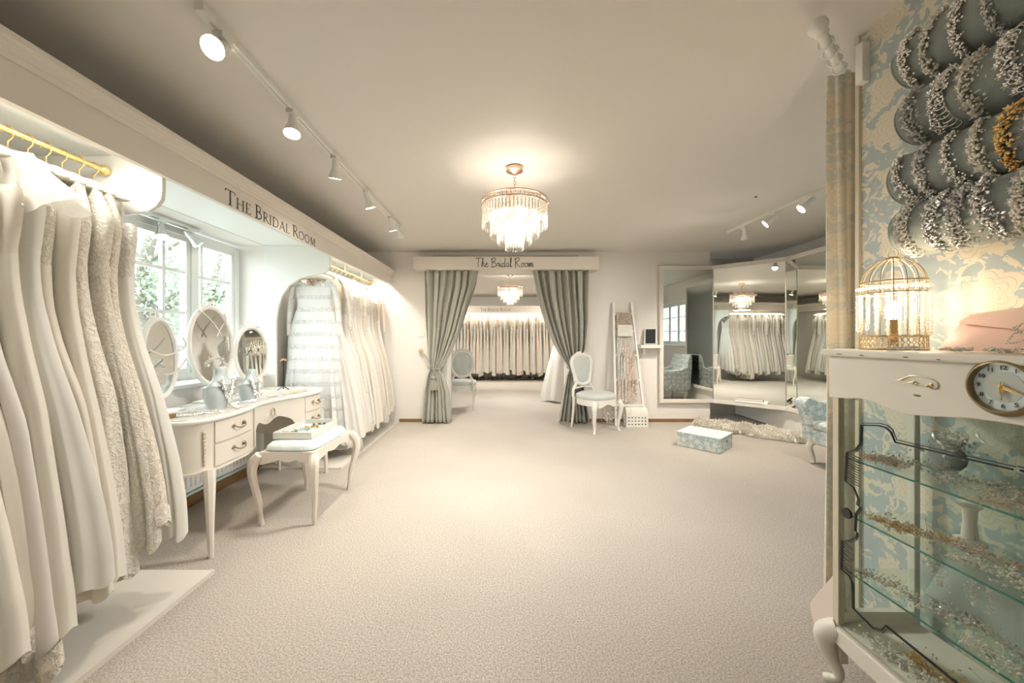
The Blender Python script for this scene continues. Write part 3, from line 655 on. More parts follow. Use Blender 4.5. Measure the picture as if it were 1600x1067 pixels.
# ------------------------------------------------------------------ doorway: pelmet, curtains
dp = thing('doorway_pelmet', 'cream box pelmet lettered in script above the curtained doorway', 'pelmet', (.05, 5.3, 2.27))
MB().box(-1.25, 1.355, 5.20, YB, 2.18, 2.36).build('box', m_pelm, dp, smooth=False, bevel=.004)
MB().box(-1.0, 1.1, 5.385, YB, 2.36, 2.42).build('coving', m_creamd, dp, smooth=False)
SC = {  # single-line script letters, unit x-height .5, ascender 1
 'T': (.62, [[(.0, .90), (.2, .97), (.62, 1.0)], [(.32, .98), (.30, .6), (.26, .2), (.30, 0)]]),
 'h': (.40, [[(.0, .05), (.18, .6), (.20, .95), (.12, .9), (.08, .4), (.06, 0), (.14, .35), (.26, .45), (.28, .2), (.32, .02), (.42, .12)]]),
 'e': (.38, [[(.0, .12), (.16, .24), (.26, .38), (.18, .46), (.08, .28), (.12, .04), (.26, .02), (.38, .14)]]),
 'B': (.62, [[(.12, .9), (.10, .45), (.06, -.05)], [(-.04, .75), (.16, .98), (.44, .98), (.46, .72), (.14, .52), (.50, .44), (.50, .10), (.20, -.04), (.04, .06)]]),
 'r': (.32, [[(0, .05), (.10, .42), (.14, .46), (.12, .36), (.24, .42), (.22, .1), (.32, .08)]]),
 'i': (.22, [[(0, .08), (.08, .42), (.07, .1), (.14, .0), (.22, .12)], [(.09, .60), (.11, .62)]]),
 'd': (.46, [[(.28, .36), (.14, .44), (.04, .2), (.12, 0), (.26, .12), (.38, 1.0), (.30, .3), (.34, .02), (.46, .12)]]),
 'a': (.40, [[(.26, .38), (.12, .44), (.04, .2), (.12, 0), (.24, .14), (.28, .42), (.27, .1), (.34, .02), (.40, .12)]]),
 'l': (.26, [[(0, .1), (.16, .65), (.18, .98), (.10, .9), (.08, .3), (.14, .0), (.26, .12)]]),
 'R': (.66, [[(.12, .9), (.10, .4), (.06, -.05)], [(-.02, .75), (.18, 1.0), (.46, .96), (.46, .68), (.14, .5), (.34, .3), (.46, .04), (.62, .0)]]),
 'o': (.40, [[(.24, .44), (.08, .38), (.06, .08), (.22, .0), (.32, .2), (.24, .44), (.32, .40), (.42, .42)]]),
 'm': (.58, [[(0, .05), (.08, .42), (.08, 0), (.16, .34), (.26, .44), (.27, 0), (.36, .34), (.46, .44), (.48, .08), (.58, .06)]])}
x = -.375; s = .125
tw = sum(.28 if ch == ' ' else SC[ch][0] for ch in 'The Bridal Room'); kx = .81/(tw*s)
for ch in 'The Bridal Room':
    if ch == ' ': x += .28*s*kx; continue
    mb = MB()
    for ln in SC[ch][1]: mb.tube([(x+a*s*kx, 5.198, 2.215+b*s) for a, b, _ in catmull([(a, b, 0) for a, b in ln], 5)], .0038, 6)
    mb.build('letter', m_ink, dp); x += SC[ch][0]*s*kx
def cloth(rows, nf, amp, y0, ph=0, nx=110, thick=False):
    """rows: (z, xl, xr, amp scale, yoffset)"""
    mb = MB(); lo = []; rows = sorted(rows, key=lambda r: -r[0]); nz = 44
    for j in range(nz+1):
        z = lerp(rows[0][0], rows[-1][0], j/nz); xl, xr, sc, yo = interp([(-r[0],)+r[1:] for r in rows], -z)
        l = []
        for i in range(nx+1):
            u = i/nx; uu = u+.012*math.sin(u*23+ph)+.012*math.sin(z*3+u*9); pw = math.sin(uu*nf*2*PI+ph)
            y = y0+yo+amp*sc*(math.copysign(abs(pw)**.8, pw)+.35*math.sin(uu*nf*4.6*PI+1+ph))
            l.append((lerp(xl, xr, u)+.006*math.cos(uu*nf*2*PI), y, z))
        lo.append(l)
    mb.loft(lo, cap=False, closed=False); return mb
def curtain(rows, lab, sx):
    t = thing('curtain', lab, 'curtain', (rows[0][1], 5.30, 0), group='doorway curtains')
    o = cloth(rows, 7.5, .045, 5.30, ph=sx).build('drape', m_curt, t, ang=80)
    md = o.modifiers.new('thickness', 'SOLIDIFY'); md.thickness = .004
    return t
K = 110.5
rowsL = [(2.18, -1.12, -.34, .9, 0), (1.95, -1.11, -.375, .9, 0), (1.60, -1.10, -.50, .95, 0), (1.30, -1.085, -.60, 1, 0), (1.0, -1.07, -.74, 1.05, 0), (.80, -1.04, -.86, 1.1, 0), (.76, -1.03, -.89, .95, 0), (.70, -1.07, -.84, 1, 0), (.45, -1.12, -.76, 1.0, 0), (.02, -1.16, -.72, 1.0, 0)]
rowsR = [(2.18, .43, 1.23, .9, 0), (1.80, .50, 1.22, .9, 0), (1.45, .60, 1.215, .95, 0), (1.15, .72, 1.19, 1, 0), (.95, .83, 1.15, 1.05, 0), (.82, .93, 1.11, 1.1, 0), (.78, .955, 1.10, .95, 0), (.70, .92, 1.12, 1, 0), (.4, .86, 1.18, 1, 0), (.02, .79, 1.24, 1, 0)]
cl = curtain(rowsL, 'grey velvet curtain left of the doorway, tied back with a tassel', 0)
cr = curtain(rowsR, 'grey velvet curtain right of the doorway behind the carved chair', 2)
def tieback(cx, kx_, z, hook, lab):
    t = thing('curtain_tieback', lab, 'tieback', (cx, 5.26, z), group='rope tiebacks on the curtains')
    MB().tube([(cx+.105*math.cos(a), 5.30+.06*math.sin(a), z+.02*math.sin(a*1)) for a in [2*PI*k/24 for k in range(24)]], .011, 8, ring=True).build('rope', m_rope, t)
    MB().tube(catmull([(cx-.02, 5.235, z), (cx-.015, 5.225, z-.06), (cx-.01, 5.225, z-.12)], 4), .008).build('cord', m_rope, t)
    ts = MB(); cz = z-.12
    ts.lathe([(.012, 0), (.03, -.012), (.034, -.03), (.022, -.045)], (cx-.01, 5.21, cz), 14); ts.build('tassel_head', m_rope, t)
    sk = MB(); sk.loft([[(cx-.01+r*(1+.08*math.sin(a*16))*math.cos(a), 5.21+r*.7*(1+.08*math.sin(a*16))*math.sin(a), cz-d) for a in [2*PI*k/64 for k in range(64)]] for r, d in ((.026, .045), (.04, .08), (.055, .19))]); sk.build('tassel_fringe', m_rope, t)
    if hook:
        MB().tube(catmull([(hook[0], 5.33, hook[1]), ((hook[0]+cx)/2, 5.25, (hook[1]+z)/2+.01), (cx-.05, 5.235, z)], 5), .008).build('cord', m_rope, t)
        h = thing('curtain_hook', lab.replace('rope tieback and tassel', 'gilt flower-shaped hook holding the rope'), 'hook', (hook[0], 5.33, hook[1]))
        MB().tube([(hook[0], YB, hook[1]), (hook[0], 5.33, hook[1])], .008).build('stem', m_gold, h)
        fl = MB(); fl.blob((hook[0], 5.325, hook[1]), (.014, .012, .014))
        for k in range(6): a = k*PI/3; fl.blob((hook[0]+.022*math.cos(a), 5.33, hook[1]+.022*math.sin(a)), (.014, .009, .014), 8, 4)
        fl.build('flower_rosette', m_gold, h)
tieback(-.955, 0, .80, (-1.17, 1.03), 'rope tieback and tassel on the left curtain')
tieback(1.03, 0, .80, None, 'rope tieback and tassel on the right curtain')
tag(MB().box(-1.22, -1.14, YB-.012, YB, 1.235, 1.30).build('light_switch', m_white, smooth=False, bevel=.003), 'white double light switch on the wall left of the curtains', 'light switch')

# ------------------------------------------------------------------ chairs
def cab_leg(x, y, h, dx, dy, r=.022, m=None, parent=None, name='leg'):
    pts = catmull([(x, y, h), (x+dx*.9, y+dy*.9, h*.86), (x+dx*.75, y+dy*.75, h*.62), (x+dx*.1, y+dy*.1, h*.32), (x-dx*.05, y-dy*.05, h*.12), (x+dx*.35, y+dy*.35, .0)], 5)
    n = len(pts); rr = [r*interp([(0, 1.35), (.18, 1.3), (.45, .95), (.8, .58), (.93, .55), (1, .72)], i/(n-1))[0] for i in range(n)]
    return MB().tube(pts, rr, 8).build(name, m, parent, world=False)
def louis_chair(label, loc, rz, style, grp=None, pad=m_pad, frm=None):
    t = thing('carved_dining_chair', label, 'chair', loc, rz, grp); fm = frm or m_white
    for sx in (-1, 1):
        cab_leg(sx*.21, -.20, .40, sx*.028, -.028, .026, fm, t, 'leg')
        lp = catmull([(sx*.185, .22, .42), (sx*.187, .225, .25), (sx*.19, .26, .0)], 5); MB().tube(lp, [.022-.0006*i for i in range(len(lp))], 8).build('leg', fm, t, world=False)
    def outline(s, f=1, n=48):
        o = []
        for k in range(n):
            a = 2*PI*k/n; c, s_ = math.cos(a), math.sin(a)
            x = (.255 if s_ < 0 else .255)*math.copysign(abs(c)**.8, c)*s; y = -(.235)*math.copysign(abs(s_)**.75, s_)*s
            x *= 1-.10*(y > 0)*(y/.235); o.append((x, y+.0))
        return o
    ap = MB(); O = outline(.97); I = outline(.88)
    def dz(p): return .345+.022*math.cos(p[0]*24)*(1 if abs(p[1]) > .15 else 0)
    ap.loft([[(x, y, .425) for x, y in O], [(x, y, dz((x, y))) for x, y in O], [(x, y, dz((x, y))) for x, y in I], [(x, y, .425) for x, y in I]], cap=False, ring=True); ap.build('seat_rail', fm, t, world=False)
    cs = MB(); cs.loft([[(x*s, y*s, z) for x, y in outline(1)] for s, z in ((.93, .41), (1.0, .43), (1.01, .455), (.95, .482), (.80, .497), (.5, .505), (.1, .507))]); cs.build('seat_cushion', pad, t, world=False)
    # back: in plane leaning back, centre height zc
    zc = .79; lean = .16
    def B(u, v, off=0): return (u, .235+lean*(v-.42)*.55+off, v)
    if style == 'oval': bo = [(.185*math.cos(a), zc+.215*math.sin(a)) for a in [2*PI*k/40 for k in range(40)]]
    else: bo = [(x, z) for x, z, _ in catmull([(.0, .985, 0), (.12, .965, 0), (.178, .90, 0), (.165, .80, 0), (.135, .70, 0), (.115, .615, 0), (.0, .575, 0), (-.115, .615, 0), (-.135, .70, 0), (-.165, .80, 0), (-.178, .90, 0), (-.12, .965, 0)], 4, True)]
    MB().tube([B(x, z) for x, z in bo], .027, 8, ring=True, up=(0, 1, 0)).build('back_frame', fm, t, world=False)
    cz = sum(z for _, z in bo)/len(bo); pd = MB()
    pd.loft([[B(x*s, cz+(z-cz)*s, o) for x, z in bo] for s, o in ((.2, -.024), (.6, -.022), (.85, -.014), (.93, 0), (.85, .012), (.2, .016))]); pd.build('back_pad', pad, t, world=False)
    zb = min(z for _, z in bo)
    for sx in (-1, 1):
        xb = .10 if style != 'oval' else .12
        MB().tube(catmull([B(sx*.185, .42), B(sx*.17, .52), B(sx*xb, zb+.045), B(sx*(xb+.03), zb+.10)], 4), .021, 8).build('back_post', fm, t, world=False)
    if style != 'oval': MB().tube([B(-.16, .53), B(0, .545), B(.16, .53)], .014, 8).build('back_rail', fm, t, world=False)
    cr_ = MB(); zt = max(z for _, z in bo)+.018
    for k in range(-5, 6): cr_.blob(B(k*.016, zt+.012*math.cos(k*.35)+.004*(k % 2)), (.014, .013, .016 if k % 2 else .022), 7, 5)
    for sx in (-1, 1):
        for j in range(3): cr_.blob(B(sx*(.10+.03*j), zt-.01-.02*j), (.018, .013, .012), 7, 4)
    cr_.build('carved_crest', fm, t, world=False)
    if style != 'oval':
        MB().blob(B(.02, zt+.022, -.01), (.03, .008, .018), 8, 5).build('crest_gilt', m_brass, t, world=False)
    return t
louis_chair('white carved chair with pale blue padded seat, right of the doorway', (1.245, 4.965, 0), math.radians(30), 'cartouche', 'white carved chairs')
louis_chair('grey-white oval-backed chair seen from behind through the doorway', (-.70, 6.42, 0), PI+.12, 'oval', 'white carved chairs', pad=m_padback, frm=m_greyp)
bx = MB().lathe([(.16, 0), (.17, .012), (.16, .025)], (-.95, 6.9, 0), 24, sy=.6)

# ------------------------------------------------------------------ ladder with sashes, basket, shelf
lad = thing('display_ladder', 'white wooden ladder leaning on the back wall, hung with beaded sashes', 'ladder', (1.78, 5.2, 0))
def rl(sx, t): # rail point t 0..1 bottom to top
    xb, xt = (1.575, 1.605) if sx < 0 else (1.985, 1.865); return (lerp(xb, xt, t), lerp(5.16, 5.37, t), lerp(0, 1.74, t))
for sx in (-1, 1): MB().tube([rl(sx, 0), rl(sx, 1)], .021, 4, flat=.9).build('side_rail', m_white, lad)
RT = (.16, .36, .56, .76, .90)
for t_ in RT: 
    a, b2 = rl(-1, t_), rl(1, t_); MB().box(a[0], b2[0], a[1]-.012, a[1]+.012, a[2]-.014, a[2]+.014).build('rung', m_white, lad, smooth=False)
random.seed(21)
PLACE = {.36: 'lowest hung rung', .56: 'second rung down', .76: 'middle rung', .90: 'top rung'}
for t_ in (.56, .76, .90, .36):
    a, b2 = rl(-1, t_), rl(1, t_); n = 6
    for i in range(n):
        x = lerp(a[0]+.035, b2[0]-.04, (i+.5)/n); wd = random.uniform(.012, .021); ln = {.36: .30, .56: .42, .76: .46, .90: .24}[t_]*random.uniform(.85, 1.1)
        z0 = a[2]+.018; y = a[1]; s = MB(); m = m_sparkp if t_ > .8 or random.random() < .5 else m_sparks
        s.loft([[(x+sx*wd, y+dy, z) for sx, dy in ((-1, yy-.003), (1, yy-.003), (1, yy+.003), (-1, yy+.003))] for z, yy in ((z0-ln*.6, .022), (z0, .02), (z0+.004, 0), (z0, -.02), (z0-ln, -.024))])
        for k in range(60):
            q = random.uniform(0, ln); s.oct((x+random.uniform(-1.2, 1.2)*wd, y-.028, z0-q), random.uniform(.004, .009))
        tag(s.build('beaded_ribbon', m, smooth=False), 'beaded sash %s from the left on the %s of the ladder' % (NUM[i], PLACE[t_]), 'sash', 'beaded sashes on the ladder')
cd = thing('sign_card', 'white lettered card clipped to the upper ladder', 'sign', (1.73, 5.27, 1.25))
MB().box(1.635, 1.845, 5.262, 5.27, 1.245, 1.405).build('card', m_card, cd, smooth=False)
ld = MB()
for k, (z, w_) in enumerate([(1.365, .07), (1.335, .045), (1.31, .06)]):
    ld.tube([(1.74-w_+i*w_/6, 5.26, z+.004*math.sin(i*2.3)) for i in range(13)], .0016, 4)
ld.tube([(1.79+i*.004, 5.26, 1.268+.004*math.sin(i*2.3)) for i in range(7)], .0014, 4)
ld.build('handwriting', m_dull, cd)
# basket
bk = thing('lattice_basket', 'white lattice-cut box basket on the floor at the foot of the ladder', 'basket', (1.86, 5.12, 0))
fb = MB(); x0, x1, z0, z1 = 1.69, 1.985, .0, .165; cols = [x0+.012+(x1-x0-.024)*k/6 for k in range(7)]; rws = [.02, .065, .11, .155]
for k in range(7): fb.box(cols[k]-.013, cols[k]+.013, 5.055, 5.063, z0, z1)
for z in rws: fb.box(x0, x1, 5.0545, 5.0635, z-.0135, z+.0135)
fb.box(x0, x0+.01, 5.06, 5.2, z0, z1).box(x1-.01, x1, 5.06, 5.2, z0, z1).box(x0, x1, 5.19, 5.2, z0, z1)
fb.build('lattice_box', m_white, bk, smooth=False)
MB().box(x0+.01, x1-.01, 5.075, 5.19, .003, .15).build('lining', m_wood, bk, smooth=False)
ll = MB(); ll.loft([[(x, 5.13+.065*math.cos(a), .165+.10*math.sin(a)) for a in [PI*k/12 for k in range(13)]] for x in (x0, x1)]); ll.build('domed_lid', mat('linen_lid', (.80, .76, .68), .8), bk)
for x in (1.76, 1.90): MB().tube([(x, 5.13+.068*math.cos(a), .165+.103*math.sin(a)) for a in [PI*k/14 for k in range(15)]], .007, 6).build('strap', m_white, bk)
# small garland on the floor between chair and ladder
gl = MB(); random.seed(3)
for k in range(60): gl.oct((1.50+random.gauss(0, .045), 5.22+random.gauss(0, .03), .05+abs(random.gauss(0, .05))), random.uniform(.006, .016))
tag(gl.build('flower_garland', m_white, smooth=False), 'small pile of white fabric flowers on the floor under the ladder', 'garland')
tag(MB().tube(catmull([(1.42, 5.3, .30), (1.47, 5.28, .14), (1.50, 5.24, .05), (1.56, 5.22, .02)], 6), .004, 5).build('white_cord', m_white), 'thin white cord trailing down behind the carved chair', 'cord')
# wall shelf
sf = thing('wall_shelf', 'small white shelf on the back wall between ladder and mirrors', 'shelf', (2.1, 5.33, 1.1))
MB().box(1.96, 2.28, 5.25, YB, 1.075, 1.12).build('board', m_white, sf, smooth=False, bevel=.003)
MB().box(2.02, 2.06, 5.33, YB, .99, 1.075).build('bracket', m_white, sf, smooth=False)
tb = thing('tablet_stand', 'tablet in a white frame propped on the small wall shelf', 'tablet', (2.11, 5.29, 1.12))
M_ = Matrix.Translation((2.11, 5.29, 1.122)) @ Matrix.Rotation(-.45, 4, 'Z') @ Matrix.Rotation(-.18, 4, 'X')
f = MB(); f.M = M_; f.box(-.085, .085, -.012, .012, 0, .24); f.build('frame', m_white, tb, smooth=False, bevel=.004)
f = MB(); f.M = M_; f.box(-.066, .066, -.016, -.0125, .018, .225); f.build('screen', m_screen, tb, smooth=False)

# ------------------------------------------------------------------ wall mirrors
def wall_mirror(a, b2, z0, z1, n, lab):
    """upright mirror between plan points a and b2, facing n"""
    t = thing('wall_mirror', lab, 'mirror', ((a[0]+b2[0])/2, (a[1]+b2[1])/2, z0), group='big framed mirrors in the corner')
    A, B_ = Vector((*a, 0)), Vector((*b2, 0)); d = (B_-A); Ln = d.length; d.normalize(); n = Vector((*n, 0)).normalized()
    M = Matrix(((d.x, -n.x, 0, a[0]), (d.y, -n.y, 0, a[1]), (0, 0, 1, 0), (0, 0, 0, 1)))
    fr = MB(); fr.M = M; W = .055
    fr.box(0, Ln, -.012, .03, z0, z0+W); fr.build('frame_rail', m_frame, t, smooth=False, bevel=.004)
    fr = MB(); fr.M = M; fr.box(0, Ln, -.012, .03, z1-W, z1); fr.build('frame_rail', m_frame, t, smooth=False, bevel=.004)
    return t, M, Ln, W
z0, z1 = .285, 2.262
for a, b2, n, lab, sides in (((2.267, 5.355), (3.04, 5.355), (0, -1), 'tall white framed mirror flat on the back wall', (1, 0)),
                      ((3.04, 5.35), (3.65, 4.78), (-.683, -.73), 'tall framed mirror set diagonally across the corner', (0, 0)),
                      ((3.65, 4.78), (3.66, 3.30), (-1, 0), 'tall framed mirror along the right wall behind the blue armchair', (0, 1))):
    t, M, Ln, W = wall_mirror(a, b2, z0, z1, n, lab)
    for k, (x0, x1) in enumerate(((0, W), (Ln-W, Ln))):
        if sides[k]: s = MB(); s.M = M; s.box(x0, x1, -.012, .03, z0+W, z1-W); s.build('frame_stile', m_frame, t, smooth=False, bevel=.004)
        else: s = MB(); s.M = M; e = .006; s.box(0 if k == 0 else Ln-e, e if k == 0 else Ln, -.004, .03, z0+W, z1-W); s.build('mirror_edge', m_dull, t, smooth=False)
    s = MB(); s.M = M; s.box(W if sides[0] else .006, Ln-(W if sides[1] else .006), 0, .004, z0+W, z1-W); s.build('mirror_glass', m_mirror, t, smooth=False)
MB_ = MB().box(3.70, XR, 3.2, 5.9, .02, .27); S_('trim_3', MB_, m_wall, smooth=False)
MB_ = MB().prism([(3.04, 5.39), (3.68, 4.80), (3.68, 3.3), (3.70, 3.3), (3.70, 4.86), (3.12, 5.39)], 'z', .285, 2.262); S_('trim_4', MB_, m_wall, smooth=False)
M_ = MB(); d = Vector((.61, -.57)).normalized(); o_ = Vector((3.04, 5.35))+d*.28
n_ = Vector((-.683, -.73)); c0 = o_+n_*.013; c1 = o_+d*.32+n_*.013; c2 = c1+n_*.02; c3 = c0+n_*.02
M_.loft([[(p.x, p.y, z) for p in (c0, c1, c2, c3)] for z in (.36, .395)]); tag(M_.build('mirror_handle', m_frame, smooth=False, bevel=.004), 'white pull bar low on the diagonal corner mirror', 'handle bar')

# floral step box, sheepskin
sb = thing('step_box', 'pale blue floral covered step box with cut-out handle on the carpet', 'step box', (2.13, 4.06, 0), math.radians(-47.3))
P4 = [Vector((1.986, 4.222)), Vector((2.289, 3.894)), Vector((2.575, 4.155)), Vector((2.272, 4.483))]
o4 = MB(); o4.loft([[(p.x, p.y, z) for p in P4] for z in (.0, .158)]); o4.build('box', m_toile, sb, smooth=False, bevel=.006)
c4 = sum(P4, Vector((0, 0)))/4; o5 = MB(); o5.loft([[((p-c4)*1.012+c4).to_tuple()+(z,) for p in P4] for z in (.157, .163)]); o5.build('lid_top', m_white, sb, smooth=False, bevel=.003)
e = (P4[2]-P4[1]).normalized(); nn = Vector((e.y, -e.x)); cc = (P4[1]+P4[2])/2
sl = MB(); sl.loft([[((cc+e*s+nn*.002).x, (cc+e*s+nn*.002).y, .10+q) for s, q in ((-.03, -.006), (.03, -.006), (.035, 0), (.03, .008), (-.03, .008), (-.035, 0))], [((cc+e*s-nn*.004).x, (cc+e*s-nn*.004).y, .10+q) for s, q in ((-.03, -.006), (.03, -.006), (.035, 0), (.03, .008), (-.03, .008), (-.035, 0))]]); sl.build('hand_hole', m_black, sb, smooth=False)
random.seed(31)
path = catmull([(2.72, 5.26, 0), (3.05, 4.98, 0), (3.32, 4.72, 0), (3.62, 4.36, 0)], 20)
rg = MB(); rug = thing('sheepskin_rug', 'long creamy sheepskin rug lying on the carpet below the corner mirrors', 'rug', (3.2, 4.9, 0))
P = [Vector(p) for p in path]; lo = []
for i, p_ in enumerate(P):
    t_ = i/(len(P)-1); d = (P[min(i+1, len(P)-1)]-P[max(i-1, 0)]).normalized(); q = Vector((d.y, -d.x, 0)); wd = (.29+.02*math.sin(i*.37))*(math.sin(PI*min(1, max(.04, t_)))**.35)*(1-.22*math.exp(-((t_-.5)/.07)**2))
    lo.append([tuple(p_+q*wd*math.cos(a)*(-1)+Vector((0, 0, .008+.055*math.sin(a)**.8*(1+.25*math.sin(i*.5)) if 0 < a < PI-.01 else .004))) for a in [PI*k/10 for k in range(11)]])
rg.loft(lo); rg.build('hide', m_rug, rug)
fur = MB()
for k in range(4200):
    i = random.randrange(2, len(P)-2); j = random.random(); l = lo[i]; a = j*10; a0 = int(a); c = Vector(l[a0]).lerp(Vector(l[min(10, a0+1)]), a-a0)
    c += (P[i+1]-P[i])*random.random(); mid = P[i]; d = (c-mid); d.z = .03; d.normalize(); d += Vector((random.gauss(0, .5), random.gauss(0, .5), random.uniform(-.05, .45))); d.normalize()
    fur.leaf(c, d, (0, 0, 1), random.uniform(.03, .065), random.uniform(.004, .008))
fo = fur.build('wool', m_wool, rug, smooth=False); fo['kind'] = 'stuff'

# blue floral armchair
ac = thing('floral_armchair', 'blue and cream floral armchair with scrolled arms by the right mirror', 'armchair', (3.42, 3.42, 0))
ax, ay, aw, ad = 2.93, 3.02, .62, .66   # x0, y0, width x (depth of chair faces -x), y extent
MB().box(ax+.06, ax+.60, ay+.05, ay+ad-.02, .20, .34).build('seat_base', m_toile, ac, bevel=.02)
MB().box(ax+.05, ax+.56, ay+.09, ay+ad-.09, .34, .43).build('seat_cushion', m_toile, ac, bevel=.035)
for yy in (ay+.05, ay+ad-.05):
    a_ = MB(); out = [(x, z) for x, z, _ in catmull([(ax+.04, .24, 0), (ax+.02, .40, 0), (ax-.01, .52, 0), (ax-.02, .59, 0), (ax+.05, .635, 0), (ax+.2, .60, 0), (ax+.45, .62, 0), (ax+.62, .66, 0), (ax+.62, .24, 0)], 4)]
    a_.prism(out, 'y', yy-.055, yy+.055); a_.build('arm', m_toile, ac, bevel=.02)
    MB().lathe([(.02, -.065), (.065, -.06), (.07, 0), (.065, .06), (.02, .065)], (ax+.04, yy, .575), 18, axis='y').build('arm_scroll', m_toile, ac)
    cab_leg(0, 0, .21, -.03, 0, .026, m_cream, None).location = (0, 0, 0)
    lg = bpy.data.objects[-1] if False else None
for o in [o for o in bpy.data.objects if o.name.startswith('leg') and o.parent is None]: bpy.data.objects.remove(o)
for yy in (ay+.07, ay+ad-.07):
    for xx, dx in ((ax+.09, -.035), (ax+.55, .03)):
        pts = catmull([(xx, yy, .22), (xx+dx, yy, .17), (xx+dx*.5, yy, .10), (xx-dx*.2, yy, .03), (xx+dx*.5, yy, 0)], 4)
        MB().tube(pts, [.034-.0012*i for i in range(len(pts)-2)]+[.016, .02], 8).build('leg', m_cream, ac)
MB().prism([(x, z) for x, z, _ in catmull([(ax+.52, .24, 0), (ax+.54, .6, 0), (ax+.60, .86, 0), (ax+.66, .9, 0), (ax+.68, .8, 0), (ax+.64, .24, 0)], 4)], 'y', ay, ay+ad).build('backrest', m_toile, ac, bevel=.02)

# ------------------------------------------------------------------ track lights
def track(p0, p1, mounts, lab, vary, grp, hcol=m_white, drop=.13):
    t = thing('track_light', lab, 'track light', p0)
    P0, P1 = Vector(p0), Vector(p1); d = (P1-P0).normalized(); s = Vector((-d.y, d.x, 0))*.018; up = Vector((0, 0, .03))
    b = MB(); b.loft([[tuple(p_+s*-1-up), tuple(p_+s-up), tuple(p_+s), tuple(p_-s)] for p_ in (P0, P1)]); b.build('track', hcol, t, smooth=False)
    g = MB(); a_, b_2 = P0.lerp(P1, .02), P0.lerp(P1, .98); g.loft([[tuple(p_-s*.35-up*1.02), tuple(p_+s*.35-up*1.02), tuple(p_+s*.35-up*.9), tuple(p_-s*.35-up*.9)] for p_ in (a_, b_2)]); g.build('track_slot', m_dull, t, smooth=False)
    for i, (c, dr, pw) in enumerate(mounts):
        c = Vector(c); dr = Vector(dr).normalized(); piv = c-Vector((0, 0, drop*.55))
        h = MB(); h.box(c.x-.02, c.x+.02, c.y-.03, c.y+.03, c.z-.05, c.z-.03); h.tube([tuple(c-Vector((0, 0, .04))), tuple(piv)], .008, 8)
        e0 = piv-dr*.035; pts = [e0, e0+dr*.03, e0+dr*.06, e0+dr*.08, e0+dr*.115, e0+dr*.13]
        h.tube([tuple(q) for q in pts], [.018, .022, .022, .026, .040, .041], 16, cap=False); sh_ = h.build('spot_head', hcol, t)
        l = MB(); q = e0+dr*.122; l.tube([tuple(q), tuple(q+dr*.006)], [.037, .030], 16); l.build('bulb', m_bulb, sh_)
        if pw:
            rot = dr.to_track_quat('-Z', 'Y').to_euler(); lamp('spot_beam', 'SPOT', tuple(q+dr*.02), pw, WARM, .03, rot, spot=math.radians(120), blend=1)
X1 = -1.13; ZT = HC
track((X1, 1.38, ZT), (X1-.02, 4.12, ZT), [((X1, 1.5, ZT), (.15, -.75, -.65), 26), ((X1, 2.0, ZT), (.1, -.25, -1), 26), ((X1, 2.51, ZT), (-.15, .3, -1), 26), ((X1, 3.09, ZT), (.25, .3, -1), 26), ((X1, 3.75, ZT), (.2, .3, -1), 26), ((X1, 4.02, ZT), (.2, .6, -1), 26)],
      'long white ceiling track with six spotlights above the left side', 0, 'ceiling tracks')
X2 = 2.66
track((X2-.02, 4.34, ZT), (X2+.03, 2.75, ZT), [((X2, 4.08, ZT), (.24, .35, -1), 110), ((X2, 3.63, ZT), (-.8, .4, -.7), 40), ((X2, 3.2, ZT), (-.9, .3, -.8), 35), ((X2, 2.9, ZT), (-.3, .2, -1), 30)],
      'white ceiling track with spotlights above the right side', 0, 'ceiling tracks')
track((-2.45, 2.58, WZ1), (-2.45, 2.98, WZ1), [((-2.45, 2.66, WZ1), (.3, -.2, -1), 0), ((-2.45, 2.9, WZ1), (.5, .5, -.8), 0)], 'short silver track with two spotlights inside the window recess', 0, 'ceiling tracks', hcol=m_chrome)
for xx, lb in ((-1.45, 'left'), (1.35, 'right')):
    track((xx, 7.6, ZT), (xx, 10.3, ZT), [((xx, 8.0, ZT), (-xx*.35, 1.3, -.8), 15), ((xx, 9.0, ZT), (-xx*.35, 1, -.9), 14), ((xx, 9.9, ZT), (-xx*.5, .7, -1.2), 10)], 'added white ceiling track, out of view, lighting gowns from the %s side of the far room' % lb, 0, 'ceiling tracks')  # tracks added out of view to brighten the far-room gowns
tag(MB().blob((2.24, 3.28, HC-.004), (.012, .012, .006)).build('ceiling_sensor', m_black), 'tiny dark dot on the ceiling right of the chandelier', 'sensor')
tag(MB().tube([(.04, 5.1, HC), (.04, 5.1, HC-.02), (.05, 5.1, HC-.03)], .004).build('ceiling_hook', m_dull), 'tiny ceiling hook just before the doorway pelmet', 'hook')

